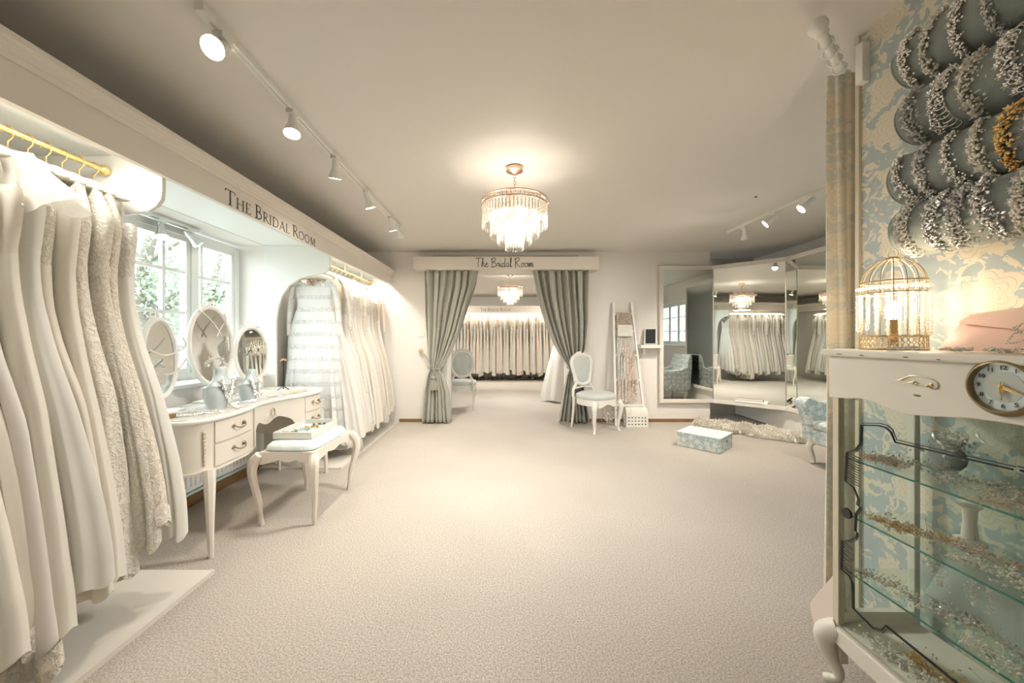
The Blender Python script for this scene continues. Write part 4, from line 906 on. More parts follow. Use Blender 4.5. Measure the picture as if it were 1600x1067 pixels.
# ------------------------------------------------------------------ chandeliers
def chandelier(cx, cy, lab, pw, near_=True):
    t = thing('chandelier', lab, 'chandelier', (cx, cy, HC), group='tiered crystal chandeliers')
    MB().lathe([(.055, 0), (.062, -.006), (.062, -.03), (.05, -.036), (.02, -.05), (.008, -.055)], (cx, cy, HC), 28).build('ceiling_rose', m_rosegold, t)
    ch = MB(); z = HC-.055; k = 0
    while z > 2.245:
        a = k % 2*PI/2; ch.tube([(cx+.009*math.cos(q)*math.cos(a), cy+.009*math.cos(q)*math.sin(a), z-.013+.015*math.sin(q)) for q in [2*PI*j/10 for j in range(10)]], .0022, 5, ring=True); z -= .023; k += 1
    ch.build('chain', m_rosegold, t)
    R = .238; hp = MB()
    for zz in (2.222, 2.180): hp.tube([(cx+R*math.cos(a), cy+R*math.sin(a), zz) for a in [2*PI*j/64 for j in range(64)]], .0055, 6, ring=True)
    for k in range(48): a = 2*PI*k/48; hp.tube([(cx+R*math.cos(a), cy+R*math.sin(a), 2.18), (cx+R*math.cos(a), cy+R*math.sin(a), 2.222)], .003, 4)
    for k in range(4): a = k*PI/4; hp.tube([(cx-R*math.cos(a), cy-R*math.sin(a), 2.222), (cx, cy, 2.235), (cx+R*math.cos(a), cy+R*math.sin(a), 2.222)], .003, 4)
    hoop = hp.build('hoop', m_rosegold, t)
    rb = MB()
    for k in range(96): a = 2*PI*k/96; rb.oct((cx+(R+.004)*math.cos(a), cy+(R+.004)*math.sin(a), 2.201), .008)
    rb.build('crystal_band', m_crys, hoop, smooth=False)
    for i, (r, za, zb, n) in enumerate(((.236, 2.178, 2.02, 56), (.178, 2.12, 1.955, 44), (.122, 2.07, 1.905, 32), (.066, 2.03, 1.862, 20))):
        c = MB()
        for k in range(n):
            a = 2*PI*(k+.5*(i % 2))/n; ux, uy = math.cos(a), math.sin(a); w_ = .0088; dd = .005
            pr = [(1, 0), (.4, 1), (-.4, 1), (-1, 0), (-.4, -1), (.4, -1)]
            def ringp(z, s): return [(cx+r*ux-uy*w_*p_*s+ux*dd*q*s, cy+r*uy+ux*w_*p_*s+uy*dd*q*s, z) for p_, q in pr]
            c.loft([ringp(za, .5), ringp(za-.008, 1), ringp(zb+.012, 1), ringp(zb, .25)])
        c.build('crystal_tier', m_crys, t, smooth=False)
        rg_ = MB(); rg_.tube([(cx+r*.98*math.cos(a), cy+r*.98*math.sin(a), za+.003) for a in [2*PI*j/40 for j in range(40)]], .003, 5, ring=True); rg_.build('tier_ring', m_rosegold, t)
    for k in range(5):
        a = 2*PI*k/5; b = MB(); b.blob((cx+.09*math.cos(a), cy+.09*math.sin(a), 2.14), (.014, .014, .025), 10, 6); b.build('bulb', m_bulb, t)
        lamp('chandelier_glow', 'POINT', (cx+.15*math.cos(a), cy+.15*math.sin(a), 2.10), pw*.014, WARM, .03)
    lamp('chandelier_glow', 'POINT', (cx, cy, 1.97), pw*.06, WARM, .05)
    lamp('chandelier_glow', 'AREA', (cx, cy, 1.85), pw*.42, (1, .97, .93), .24)
chandelier(.089, 2.72, 'large tiered crystal chandelier in the middle of the room', 60)
chandelier(.15, 7.25, 'tiered crystal chandelier seen through the doorway', 60)

# ------------------------------------------------------------------ vanity table
VZ = .76
front = [(-2.18, 2.00), (-2.02, 1.985), (-1.832, 2.0), (-1.732, 2.03), (-1.672, 2.10), (-1.65, 2.226), (-1.663, 2.434), (-1.709, 2.62), (-1.700, 2.807), (-1.633, 2.98), (-1.595, 3.20), (-1.63, 3.36), (-1.72, 3.46), (-1.88, 3.51), (-2.18, 3.51)]
FC = [(x, y) for x, y, _ in catmull([(x, y, 0) for x, y in front], 8)]
def offs(pts, d):
    o = []
    for i in range(len(pts)):
        a = Vector(pts[max(0, i-1)]); b = Vector(pts[min(len(pts)-1, i+1)]); t = (b-a).normalized(); n = Vector((t.y, -t.x)); o.append((pts[i][0]-n.x*d, pts[i][1]-n.y*d))
    return o
va = thing('vanity_table', 'cream kidney-shaped vanity table with brass-handled drawers below the window', 'vanity table', (-1.9, 2.75, 0))
IN = offs(FC, .018)
tp = MB(); tp.loft([[(x, y, z) for x, y in o] for o, z in ((offs(FC, .006), VZ-.022), (FC, VZ-.014), (FC, VZ-.006), (offs(FC, .005), VZ))]); tp.build('table_top', m_white, va, ang=30)
rn = MB(); rn.loft([[(x, y, z) for x, y in offs(FC, .03)] for z in (VZ, VZ+.003)]); rn.build('lace_runner', lace('runner_lace', (.86, .83, .77), 38, 1.2, contrast=.28), va)
def frontseg(y0, y1, z0f, z1, d0, d1, lobe=True):
    pts = [(x, y) for x, y in IN if (y0 <= y <= y1 and x > -1.80)]
    a = offs(pts, -d0); b = offs(pts, d1); mb = MB(); lo = []
    for i in range(len(pts)):
        zz = z0f(pts[i][1]) if callable(z0f) else z0f
        lo.append([(a[i][0], a[i][1], zz), (a[i][0], a[i][1], z1), (b[i][0], b[i][1], z1), (b[i][0], b[i][1], zz)])
    return mb.loft(lo)
# carcass shell along front curve
def zbot(y):
    if y < 2.56 or y > 3.0: return .465
    s = (y-2.56)/.44; e = min(s, 1-s)
    return .465+.14*min(1, e/.16)**.6+.018*math.sin(s*PI*4) if e > 0 else .465
sh = MB(); IN2 = [p_ for p_ in IN]; o2 = offs(IN2, .018); lo = []
for i, (x, y) in enumerate(IN2):
    z = zbot(y) if x > -1.80 else .465
    lo.append([(x, y, z), (x, y, VZ-.022), (*o2[i], VZ-.022), (*o2[i], z)])
sh.loft(lo).build('carcass', m_vanity, va, ang=30)
for y0, y1 in ((2.0, 2.56), (3.0, 3.5)):
    bt = MB()
    pts = [p_ for p_ in offs(FC, .01) if y0 <= p_[1] <= y1]
    pts = [(-2.17, y0)]+pts+[(-2.17, y1)] if y0 < 2.5 else [(-2.17, y0)]+pts+[(-2.17, y1)]
    bt.prism(pts, 'z', .452, .467); bt.box(-2.17, -1.70, y0 if y0 > 2.5 else y1-.012, y0+.012 if y0 > 2.5 else y1, .465, VZ-.022)
    bt.build('base_mould', m_vanity, va, ang=30)
def handle(x, y, z, parent):
    h = MB()
    h.tube(catmull([(x, y-.045, z+.004), (x+.018, y-.038, z-.004), (x+.024, y-.015, z-.013), (x+.024, y+.015, z-.013), (x+.018, y+.038, z-.004), (x, y+.045, z+.004)], 4), .004, 6)
    for s in (-1, 1): h.blob((x+.002, y+s*.046, z+.006), (.006, .013, .013), 8, 5); h.blob((x+.002, y+s*.058, z), (.004, .009, .007), 6, 4)
    h.build('handle', m_brass, parent)
def xf(y):
    c = min((p_ for p_ in IN if p_[0] > -1.85), key=lambda p_: abs(p_[1]-y)); return c[0]
for y0, y1 in ((2.155, 2.51), (3.06, 3.30)):
    for z0_, z1_ in ((.475, .598), (.610, .728)):
        dw = frontseg(y0, y1, z0_, z1_, .007, .002).build('drawer', m_vanity, va, ang=30)
        ym = (y0+y1)/2+.01; handle(xf(ym)+.010, ym, (z0_+z1_)/2+.005, dw)
    gp = frontseg(y0-.006, y1+.006, .470, .732, .0015, .001).build('drawer_gap', m_gilt, va, ang=30)
# carved details
cv = MB()
for k in range(9): cv.blob((xf(2.10)+.008, 2.10, .68-.022*k), (.005, .012-.0006*k, .013), 7, 4)
cv.build('carved_pilaster', m_gilt, va)
cv = MB(); yc = 2.78
cv.tube([(xf(yc)+.006, yc+.022*math.cos(a), .665+.03*math.sin(a)) for a in [2*PI*k/20 for k in range(20)]], .004, 6, ring=True)
for s in (-1, 1):
    for k in range(4): cv.blob((xf(yc)+.005, yc+s*(.025+.014*k), .640-.004*k), (.004, .010, .005), 6, 4)
cv.build('carved_rosette', m_gilt, va)
for x, y, dx, dy in ((-1.66, 2.10, .03, -.03), (-1.62, 3.33, .02, .02), (-2.10, 2.10, 0, -.02), (-2.06, 3.40, 0, .02)):
    pts = [(x, y, .47), (x+dx*.5, y+dy*.5, .42), (x+dx, y+dy, .22), (x+dx*1.4, y+dy*1.3, 0)]
    MB().tube(pts, [.031, .030, .021, .013], 8).build('leg', m_vanity, va)
# under-window radiator
rd = thing('radiator', 'white panel radiator on the left wall under the vanity', 'radiator', (-2.2, 2.7, .12))
r_ = MB(); r_.box(-2.245, -2.20, 1.98, 3.40, .14, .62)
for k in range(34): y = 2.0+k*.0415; r_.tube([(-2.20, y, .17), (-2.20, y, .59)], .008, 6)
r_.build('panel', m_rad, rd, smooth=False)
MB().tube([(-2.22, 1.95, .11), (-2.22, 3.42, .11)], .011, 8).build('pipe', m_pipe, rd)

# vanity mirrors
def oval_mirror(c, w_, h, rz, tilt, lab, crest=True):
    t = thing('vanity_mirror', lab, 'mirror', (c[0], c[1], VZ+.004), rz, 'oval mirrors on the vanity')
    H = c[2]-VZ-.004; zc = H
    def Pm(u, v, o=0): a = tilt; return (o*math.cos(a)+v*math.sin(a)*-1*0+(-v*math.sin(a)), u, zc+v*math.cos(a))
    el = [2*PI*k/48 for k in range(48)]
    MB().tube([Pm(w_*math.cos(a), h*math.sin(a)) for a in el], .017, 8, ring=True).build('frame', m_white, t, world=False)
    MB().loft([[Pm(w_*math.cos(a)*s, h*math.sin(a)*s, o) for a in el] for s, o in ((.98, -.006), (.98, .004))]).build('mirror_glass', m_mirror, t, world=False)
    MB().tube([Pm(w_*.95*math.cos(a), h*.95*math.sin(a), .006) for a in el], .003, 5, ring=True).build('inner_bead', m_dull, t, world=False)
    cr_ = MB()
    for s in (-1, 1): cr_.tube([Pm(s*.026+.022*math.cos(a), h+.028+.016*math.sin(a)) for a in [2*PI*k/14 for k in range(14)]], .005, 6, ring=True); cr_.blob(Pm(s*.06, h+.008), (.01, .022, .008), 6, 4)
    cr_.blob(Pm(0, h+.022), .012, 8, 5); cr_.build('bow_crest', m_white, t, world=False)
    ft = MB(); zb = zc-h*math.cos(tilt)
    if zb > .01: ft.tube([(h*math.sin(tilt), 0, zb), (.02, 0, .0)], .014, 8)
    ft.box(-.05, .07, -.11, .11, 0, .014); ft.build('foot', m_white, t, world=False)
    return t
oval_mirror((-2.10, 2.68, 1.165), .195, .275, 0, .06, 'large oval vanity mirror with pearl strands, centre of the three')
oval_mirror((-2.06, 2.23, 1.10), .125, .232, .12, .05, 'small oval vanity wing mirror nearest the hanging gowns')
oval_mirror((-2.04, 3.02, 1.09), .125, .215, -.45, .05, 'small oval vanity wing mirror at the far end, draped with a tiara')
def pearls(pts, lab, r=.0055, m=m_pearl, grp='pearl strands on the vanity'):
    P_ = catmull(pts, 10); mb = MB()
    for q in P_: mb.blob(q, r, 6, 4)
    return tag(mb.build('pearl_strand', m), lab, 'necklace', grp)
X_ = -2.055
pearls([(X_-.05, 2.56, 1.425), (X_, 2.60, 1.36), (X_+.01, 2.67, 1.28), (X_+.01, 2.70, 1.235)], 'pearl strand hanging down the left of the centre mirror, pendant end')
pearls([(X_-.05, 2.80, 1.415), (X_, 2.76, 1.36), (X_+.01, 2.69, 1.285), (X_+.01, 2.66, 1.235)], 'pearl strand hanging down the right of the centre mirror')
pearls([(-2.0, 2.11, 1.15), (-1.985, 2.17, 1.12), (-1.98, 2.24, 1.13), (-1.99, 2.33, 1.17), (-2.02, 2.35, 1.22)], 'upper pearl and ribbon strand across the left wing mirror')
pearls([(-2.0, 2.11, 1.02), (-1.98, 2.2, 1.005), (-1.98, 2.27, 1.03), (-2.0, 2.35, 1.09)], 'lower pearl strand across the left wing mirror')

# generic sparkling jewellery
def sprinkle(mb, rnd, c, n, spread, r0, r1):
    for _ in range(n): mb.oct((c[0]+rnd.gauss(0, spread[0]), c[1]+rnd.gauss(0, spread[1]), c[2]+abs(rnd.gauss(0, spread[2]))), rnd.uniform(r0, r1))
tr = MB(); R = random.Random(4)
for k in range(60):
    a = PI*k/59; sprinkle(tr, R, (-1.965, 3.0+.075*math.cos(a), 1.10+.02*math.sin(a*6)), 2, (.006, .004, .012), .003, .007)
    if k % 6 == 0: tr.tube([(-1.965, 3.0+.075*math.cos(a), 1.10), (-1.97, 3.0+.10*math.cos(a), 1.16+.03*math.sin(a))], .0025, 4); tr.oct((-1.97, 3.0+.10*math.cos(a), 1.165+.03*math.sin(a)), .007)
tag(tr.build('spiked_tiara', m_pearl, smooth=False), 'white spiky tiara draped on the far wing mirror', 'tiara')
def bust(cx, cy, s, lab, rz=0):
    t = thing('necklace_bust', lab, 'display bust', (cx, cy, VZ+.004), rz, 'jewellery busts on the vanity')
    b = MB(); lo = []
    for z, w_, d in [(0, .070, .05)]+catmull([(0, .072, .052), (.03, .078, .058), (.08, .10, .068), (.125, .122, .062), (.16, .128, .050), (.185, .105, .042), (.205, .066, .038), (.235, .046, .037), (.27, .042, .038), (.285, .030, .028)], 3):
        lo.append([(d*s*math.cos(a)+.02*s*(z > .15), w_*s*math.sin(a), z*s) for a in [2*PI*k/28 for k in range(28)]])
    b.loft(lo); b.build('bust_form', m_bust, t, world=False)
    R = random.Random(int(cy*100)); nk = MB()
    for k in range(150):
        u = R.uniform(-1, 1); y = u*.085*s; z = (.05+.16*abs(u)**1.3)*s; nk.oct((.064*s+R.uniform(0, .01), y, z+R.gauss(0, .012)), R.uniform(.003, .008))
    for k in range(14): nk.leaf((.07*s, R.gauss(0, .04), .1*s+R.gauss(0, .03)), (0.3, R.gauss(0, 1), R.gauss(0, 1)), (1, 0, 0), .03, .008)
    nk.tube(catmull([(.045*s, -.085*s, .20*s), (.075*s, -.04*s, .12*s), (.080*s, 0, .09*s), (.075*s, .04*s, .12*s), (.045*s, .085*s, .20*s)], 5), .002, 5)
    nk.build('crystal_necklace', m_silver, t, world=False, smooth=False); return t
bust(-1.86, 2.42, .95, 'larger frosted bust with crystal necklace before the centre mirror', .2)
bust(-1.86, 2.72, .80, 'smaller frosted bust with floral headpiece before the far wing mirror', .1)
hb = MB(); R = random.Random(9)
for k in range(90): a = PI*k/89; sprinkle(hb, R, (-1.90+.0*a, 2.46+.075*math.cos(a), 1.03+.055*math.sin(a)), 2, (.008, .004, .006), .003, .007)
tag(hb.build('beaded_headband', m_silver, smooth=False), 'beaded headband perched on the larger bust', 'headband')
tag(MB().box(-1.90, -1.87, 2.09, 2.13, VZ+.003, VZ+.03).build('gold_trinket_box', m_brass, smooth=False, bevel=.003), 'tiny gold box on the vanity under the left wing mirror', 'trinket box')
st = thing('jewellery_stand', 'thin black wire stand with gold top at the far end of the vanity', 'stand', (-1.93, 3.27, VZ))
MB().tube(catmull([(-1.93, 3.27, VZ+.02), (-1.925, 3.275, VZ+.1), (-1.93, 3.268, VZ+.26)], 5), .004, 6).build('stem', m_black, st)
MB().tube([(-1.93, 3.23, VZ+.26), (-1.93, 3.27, VZ+.275), (-1.93, 3.31, VZ+.26)], .008, 6).build('top', m_gold, st)
ft_ = MB()
for k in range(3): a = 2*PI*k/3; ft_.tube([(-1.93, 3.27, VZ+.035), (-1.93+.05*math.cos(a), 3.27+.05*math.sin(a), VZ+.006)], .004, 5)
ft_.build('foot', m_black, st)
R = random.Random(12)
LB = ['left front', 'left centre', 'middle front', 'middle', 'right of centre', 'right end', 'far right']
for i, (x, y) in enumerate([(-1.80, 2.2), (-1.9, 2.28), (-1.75, 2.45), (-1.82, 2.62), (-1.80, 2.9), (-1.72, 3.08), (-1.78, 3.28)]):
    v = MB(); a0 = R.uniform(0, 6)
    for k in range(40):
        u = k/39-.5; px, py = x+u*.16*math.cos(a0)+.02*math.sin(u*9), y+u*.22*math.sin(a0+1); sprinkle(v, R, (px, py, VZ+.006), 2, (.008, .008, .004), .003, .007)
    tag(v.build('hair_vine', [m_silver, m_pearl, m_rosegold][i % 3], smooth=False), 'beaded hair vine lying on the %s of the vanity top' % LB[i], 'hair vine', 'hair vines on the vanity')

# ------------------------------------------------------------------ vanity stool + tray
stl = thing('vanity_stool', 'cream stool with curved legs and floral seat in front of the vanity', 'stool', (-1.41, 2.70, 0))
sx0, sx1, sy0, sy1 = -1.585, -1.225, 2.42, 2.99; SH = .475
for x, y, dx, dy in ((sx0, sy0, -.045, -.0), (sx1, sy0, .012, -.03), (sx0, sy1, -.03, .02), (sx1, sy1, .04, .02)):
    pts = catmull([(x, y, SH-.015), (x+dx*.9, y+dy, SH*.84), (x+dx, y+dy, SH*.66), (x+dx*.1, y, SH*.32), (x-dx*.15, y, .07), (x-dx*.45, y-dy*.2, 0)], 5); n = len(pts)
    MB().tube(pts, [interp([(0, .026), (.15, .034), (.35, .028), (.7, .017), (1, .013)], i/(n-1))[0] for i in range(n)], 8).build('leg', m_vanity, stl)
ap = MB()
def apz(s): return SH-.075+.022*math.cos((s-.5)*2*PI*1)*-1*0+SH*0-.012*math.cos((s-.5)*4*PI)
for (xa, ya, xb, yb, nx_, ny_) in ((sx0+.021, sy0+.001, sx1-.021, sy0+.001, 0, .02), (sx0+.021, sy1-.001, sx1-.021, sy1-.001, 0, -.02), (sx0, sy0, sx0, sy1, .02, 0), (sx1, sy0, sx1, sy1, -.02, 0)):
    lo = []
    for k in range(17):
        s = k/16; x, y = lerp(xa, xb, s), lerp(ya, yb, s); z = SH-.055-.028*abs(2*s-1)**2-.012*math.cos((s-.5)*4*PI)*(abs(s-.5) < .25)
        lo.append([(x, y, z), (x, y, SH), (x+nx_, y+ny_, SH), (x+nx_, y+ny_, z)])
    ap.loft(lo)
ap.build('seat_apron', m_vanity, stl, ang=35)
MB().box(sx0+.022, sx1-.022, sy0+.023, sy1-.023, SH-.02, SH-.002).build('seat_board', m_vanity, stl, smooth=False)
cu = MB(); lo = []
for s, z in ((.93, SH-.003), (.985, SH+.01), (.97, SH+.028), (.88, SH+.045), (.7, SH+.052), (.2, SH+.054)):
    lo.append([((sx0+sx1)/2+(sx1-sx0)/2*s*math.copysign(abs(math.cos(a))**.35, math.cos(a)), (sy0+sy1)/2+((sy1-sy0)/2)*(s if s > .9 else s**.7)*math.copysign(abs(math.sin(a))**.35, math.sin(a)), z) for a in [2*PI*k/48 for k in range(48)]])
cu.loft(lo).build('seat_cushion', m_toile_s, stl)
ty = thing('jewellery_tray', 'pale grey wooden tray with blue lining holding combs, on the stool', 'tray', (-1.44, 2.74, .53))
M_ = Matrix.Translation((-1.435, 2.735, .532)) @ Matrix.Rotation(.02, 4, 'Z')
for x0, x1, y0, y1 in ((-.13, .13, -.21, -.198), (-.13, .13, .198, .21), (-.13, -.118, -.198, .198), (.118, .13, -.198, .198)):
    b = MB(); b.M = M_; b.box(x0, x1, y0, y1, 0, .045); b.build('tray_side', m_greyp, ty, smooth=False)
b = MB(); b.M = M_; b.box(-.118, .118, -.198, .198, .002, .012); b.build('tray_lining', mat('blue_lining', (.55, .68, .68), .7), ty, smooth=False)
R = random.Random(77)
for i, (x, y, m, w_) in enumerate([(-1.50, 2.62, m_rosegold, 'front'), (-1.46, 2.70, m_silver, 'second from the front'), (-1.43, 2.78, m_gold, 'second from the back'), (-1.41, 2.86, m_brass, 'back')]):
    v = MB()
    for k in range(16): u = k/15-.5; v.leaf((x+u*.10, y+.02*math.sin(u*8), .548), (u, R.gauss(0, .6), .4), (0, 0, 1), .024, .008); v.oct((x+u*.10, y+.02*math.sin(u*8)+.01, .552), .005)
    tag(v.build('hair_comb', m, smooth=False), 'leafy metal hair comb at the %s of the stool tray' % w_, 'hair comb', 'hair combs in the tray')

# ------------------------------------------------------------------ display cabinet (right foreground)
CX, CY0, CY1, CB, CT = 1.18, .385, 1.316, .215, 1.181; CXB = 1.455
cab = thing('display_cabinet', 'cream painted glass display cabinet with clock, right foreground', 'display cabinet', (1.32, .85, 0))
def cm(name, mb, m, parent=cab, **k): return mb.build(name, m, parent, **k)
cm('top_board', MB().box(CX-.028, CXB+.01, CY0-.03, CY1+.03, CT-.024, CT), m_cream, bevel=.006)
# fascia with wavy lower edge
fo_ = [(CY1+.012, 1.157), (CY1+.012, 1.008), (1.26, 1.014), (1.216, 1.022), (1.17, 1.018), (1.117, 1.005), (1.072, .998), (1.005, 1.007), (.927, 1.019), (.85, 1.023), (.773, 1.019), (.695, 1.007), (.628, .998), (.583, 1.005), (.53, 1.018), (.484, 1.022), (.44, 1.014), (CY0-.012, 1.008), (CY0-.012, 1.157)]
cm('fascia', MB().prism(fo_, 'x', CX-.012, CX+.003), m_cream, smooth=False, bevel=.003)
for y, yy in ((CY1-.012, 1), (CY0+.012, -1)):
    cm('front_post', MB().box(CX-.010, CX+.012, y-.0115, y+.0115, CB, 1.012), m_creamd, smooth=False, bevel=.002)
    cm('rear_post', MB().box(CXB-.02, CXB, y-.012, y+.012, CB, CT-.024), m_cream, smooth=False, bevel=.002)
    cm('side_rail', MB().box(CX+.012, CXB-.02, y-.010, y+.010, CB+.015, CB+.05), m_cream, smooth=False)
    cm('side_rail', MB().box(CX+.003, CXB-.02, y-.010, y+.010, 1.03, CT-.024), m_cream, smooth=False)
    cm('side_pane', MB().box(CX+.016, CXB-.02, y-.002, y+.002, CB+.05, 1.03), m_cabglass, smooth=False)
cm('back_pane', MB().box(CXB-.006, CXB-.002, CY0+.024, CY1-.024, CB+.02, 1.16), m_cabglass, smooth=False)
cm('base_board', MB().box(CX+.0, CXB, CY0, CY1, CB-.02, CB+.006), m_cream, smooth=False)
pl = [(CY1+.008, CB), (CY1+.01, .165), (1.27, .155), (1.2, .15), (1.0, .152), (.85, .145), (.7, .152), (.5, .15), (.43, .155), (CY0-.01, .165), (CY0-.008, CB)]
cm('plinth', MB().prism(pl, 'x', CX-.022, CX+.004), m_cream, smooth=False, bevel=.004)
cm('plinth_slide', MB().box(CX-.014, CX-.008, CY0+.02, CY1-.02, CB, CB+.008), m_dull, smooth=False)
cm('side_skirt', MB().prism([(x, z) for x, z in ((CX-.02, CB), (CXB, CB), (CXB, .15), (CX-.02, .15))], 'y', CY1-.01, CY1+.008), m_cream, smooth=False)
ea = MB(); ea.prism([(y, z) for y, z, _ in catmull([(CY1-.005, .40, 0), (1.345, .34, 0), (1.40, .25, 0), (1.425, .19, 0), (1.40, .13, 0), (1.35, .09, 0), (CY1-.02, .08, 0)], 5)], 'x', CX+.0, CX+.03)
ea.build('scrolled_side_bracket', mat('pinkish_cream_paint', (.76, .66, .58), .45), cab, bevel=.01)
for x, y, dx, dy in ((CX+.005, CY1-.015, -.035, .035), (CX+.005, CY0+.015, -.035, -.035), (CXB-.02, CY1-.02, .02, .03), (CXB-.02, CY0+.02, .02, -.03)):
    pts = catmull([(x, y, .20), (x+dx*.8, y+dy*.8, .165), (x+dx*.7, y+dy*.7, .11), (x+dx*.1, y+dy*.1, .045), (x+dx*.3, y+dy*.3, .015), (x+dx*.9, y+dy*.9, .004)], 5); n = len(pts)
    cm('leg', MB().tube(pts, [interp([(0, .034), (.2, .036), (.5, .02), (.75, .013), (.9, .018), (1, .014)], i/(n-1))[0] for i in range(n)], 10), m_cream)
# sliding glass doors with black line decoration
dl = [(1.213, .935), (1.157, .947), (1.135, .946), (1.12, .936), (1.108, .909), (.853, .918)]
dl2 = [(1.213, .935), (1.216, .874), (1.233, .848), (1.264, .83), (1.27, .732), (1.24, .721), (1.222, .689), (1.227, .67), (1.216, .665), (1.232, .636), (1.235, .579), (1.227, .577), (1.232, .556), (1.256, .534), (1.282, .52), (1.285, .419), (1.256, .417), (1.244, .401), (1.241, .317), (1.177, .303), (1.148, .316), (1.135, .341), (.971, .331), (.853, .331)]
for sgn, y0, y1, xg in ((1, .85, CY1-.024, CX-.004), (-1, CY0+.024, .85, CX+.006)):
    dr = cm('glass_door', MB().box(xg-.002, xg+.002, y0, y1, CB+.008, 1.06), m_cabglass, smooth=False)
    li = MB(); mir = lambda P_: [(xg-.0035, (y if sgn > 0 else 1.70-y), z) for y, z in P_]
    for off, r_ in ((0, .0030), (.008, .0016)):
        for P_ in (dl, dl2): li.tube([(a, b-sgn*off*.6, c+(off if P_ is dl else -off*.4)) for a, b, c in mir(P_)], r_, 4)
    for zb, zt, ya, yb in ((.735, .828, 1.222, 1.266), (.42, .518, 1.246, 1.283)):
        for k in range(12): z = lerp(zb, zt, k/11); li.tube(mir([(ya-.004, z-.003), (yb, z+.003)]), .0015, 4)
    li.build('black_line_decoration', m_black, dr, smooth=False)
    yk = 1.265 if sgn > 0 else .435
    MB().lathe([(.017, -.006), (.018, 0), (.014, .002)], (xg, yk, .623), 20, axis='x').build('finger_pull', m_black, dr)
for z in (.806, .612, .415):
    s = cm('glass_shelf', MB().box(CX+.016, CXB-.012, CY0+.02, CY1-.02, z-.005, z), m_shelfglass, smooth=False)
    MB().box(CX+.0145, CX+.017, CY0+.02, CY1-.02, z-.005, z).build('shelf_edge', m_gedge, s, smooth=False)
# carved scroll on fascia
sc = MB(); X3 = CX-.014
sc.tube([(X3, a, b) for a, b, _ in catmull([(1.103, 1.100, 0), (1.088, 1.098, 0), (1.06, 1.112, 0), (1.03, 1.112, 0), (1.0, 1.104, 0), (.994, 1.088, 0), (1.006, 1.082, 0), (1.016, 1.09, 0), (1.008, 1.096, 0)], 6)], .0013, 5)
sc.tube([(X3, a, b) for a, b, _ in catmull([(1.09, 1.097, 0), (1.065, 1.092, 0), (1.05, 1.098, 0), (1.045, 1.09, 0), (1.03, 1.088, 0)], 6)], .0011, 5)
for y, z in ((1.055, 1.092), (1.045, 1.09), (1.02, 1.088), (1.01, 1.09)): sc.blob((X3, y, z), (.002, .004, .004), 6, 4)
sc.build('carved_scroll', m_brass, cab)
cp = MB()
for y, z, a, b in ((1.045, 1.058, .011, .003), (1.228, 1.017, .010, .002), (1.19, 1.164, .008, .002), (1.06, 1.165, .008, .002), (.98, 1.163, .005, .0015), (1.27, 1.165, .012, .0015)): cp.blob((CX-.0125 if z < 1.1 else CX-.029, y, z), (.001, a, b), 8, 4)
cp.build('paint_chips', m_wood, cab)
# clock
ck = thing('round_clock', 'round brass-rimmed clock mounted on the cabinet front', 'clock', (CX-.012, .862, 1.106))
cy, cz = .862, 1.106
MB().lathe([(.066, 0), (.068, -.008), (.062, -.016), (.057, -.018), (.055, -.010), (.055, -.002)], (CX-.012, cy, cz), 48, axis='x', cap=False).build('rim', mat('dark_bronze', (.30, .23, .13), .3, metal=.9), ck)
MB().lathe([(.055, -.001), (.055, -.004)], (CX-.012, cy, cz), 48, axis='x').build('dial', m_dialo, ck)
MB().lathe([(.036, -.001), (.036, -.0048)], (CX-.012, cy, cz), 40, axis='x').build('inner_dial', m_diali, ck)
for h in range(1, 13):
    a = PI/2-h*PI/6; yy = cy-.0445*math.cos(a); zz = cz+.0445*math.sin(a)
    f = bpy.data.curves.new('numeral', 'FONT'); f.body = str(h); f.size = .0135; f.align_x = 'CENTER'; f.align_y = 'CENTER'; f.extrude = .0002; f.offset = .0003; f.materials.append(m_ink)
    o = bpy.data.objects.new('numeral_text', f); me = bpy.data.meshes.new_from_object(o); bpy.data.objects.remove(o); me.materials.clear(); me.materials.append(m_ink); o = bpy.data.objects.new('numeral', me); COL.objects.link(o); o.parent = ck
    o.location = (CX-.018-(CX-.012), yy-.862, zz-1.106); o.rotation_euler = (PI/2, 0, -PI/2)
    yy = cy-.0525*math.cos(a); zz = cz+.0525*math.sin(a); MB().blob((CX-.0165, yy, zz), (.0005, .0009, .0009), 6, 4).build('minute_dot', m_ink, ck)
def hand(ang, ln, w_):
    d = Vector((0, -math.cos(ang), math.sin(ang))); s = Vector((0, d.z, -d.y)); c = Vector((CX-.022, cy, cz))
    m = MB(); m.loft([[tuple(c+d*q+s*w), tuple(c+d*q-Vector((.002, 0, 0))), tuple(c+d*q-s*w), tuple(c+d*q+Vector((.001, 0, 0)))] for q, w in ((-.012, .001), (0, w_), (ln*.35, w_*.8), (ln, .0004))]); m.build('hand', m_gold, ck, smooth=False)
hand(math.radians(-20), .046, .0045); hand(math.radians(-88), .030, .005)
MB().blob((CX-.024, cy, cz), .004, 8, 5).build('centre_cap', m_gold, ck)

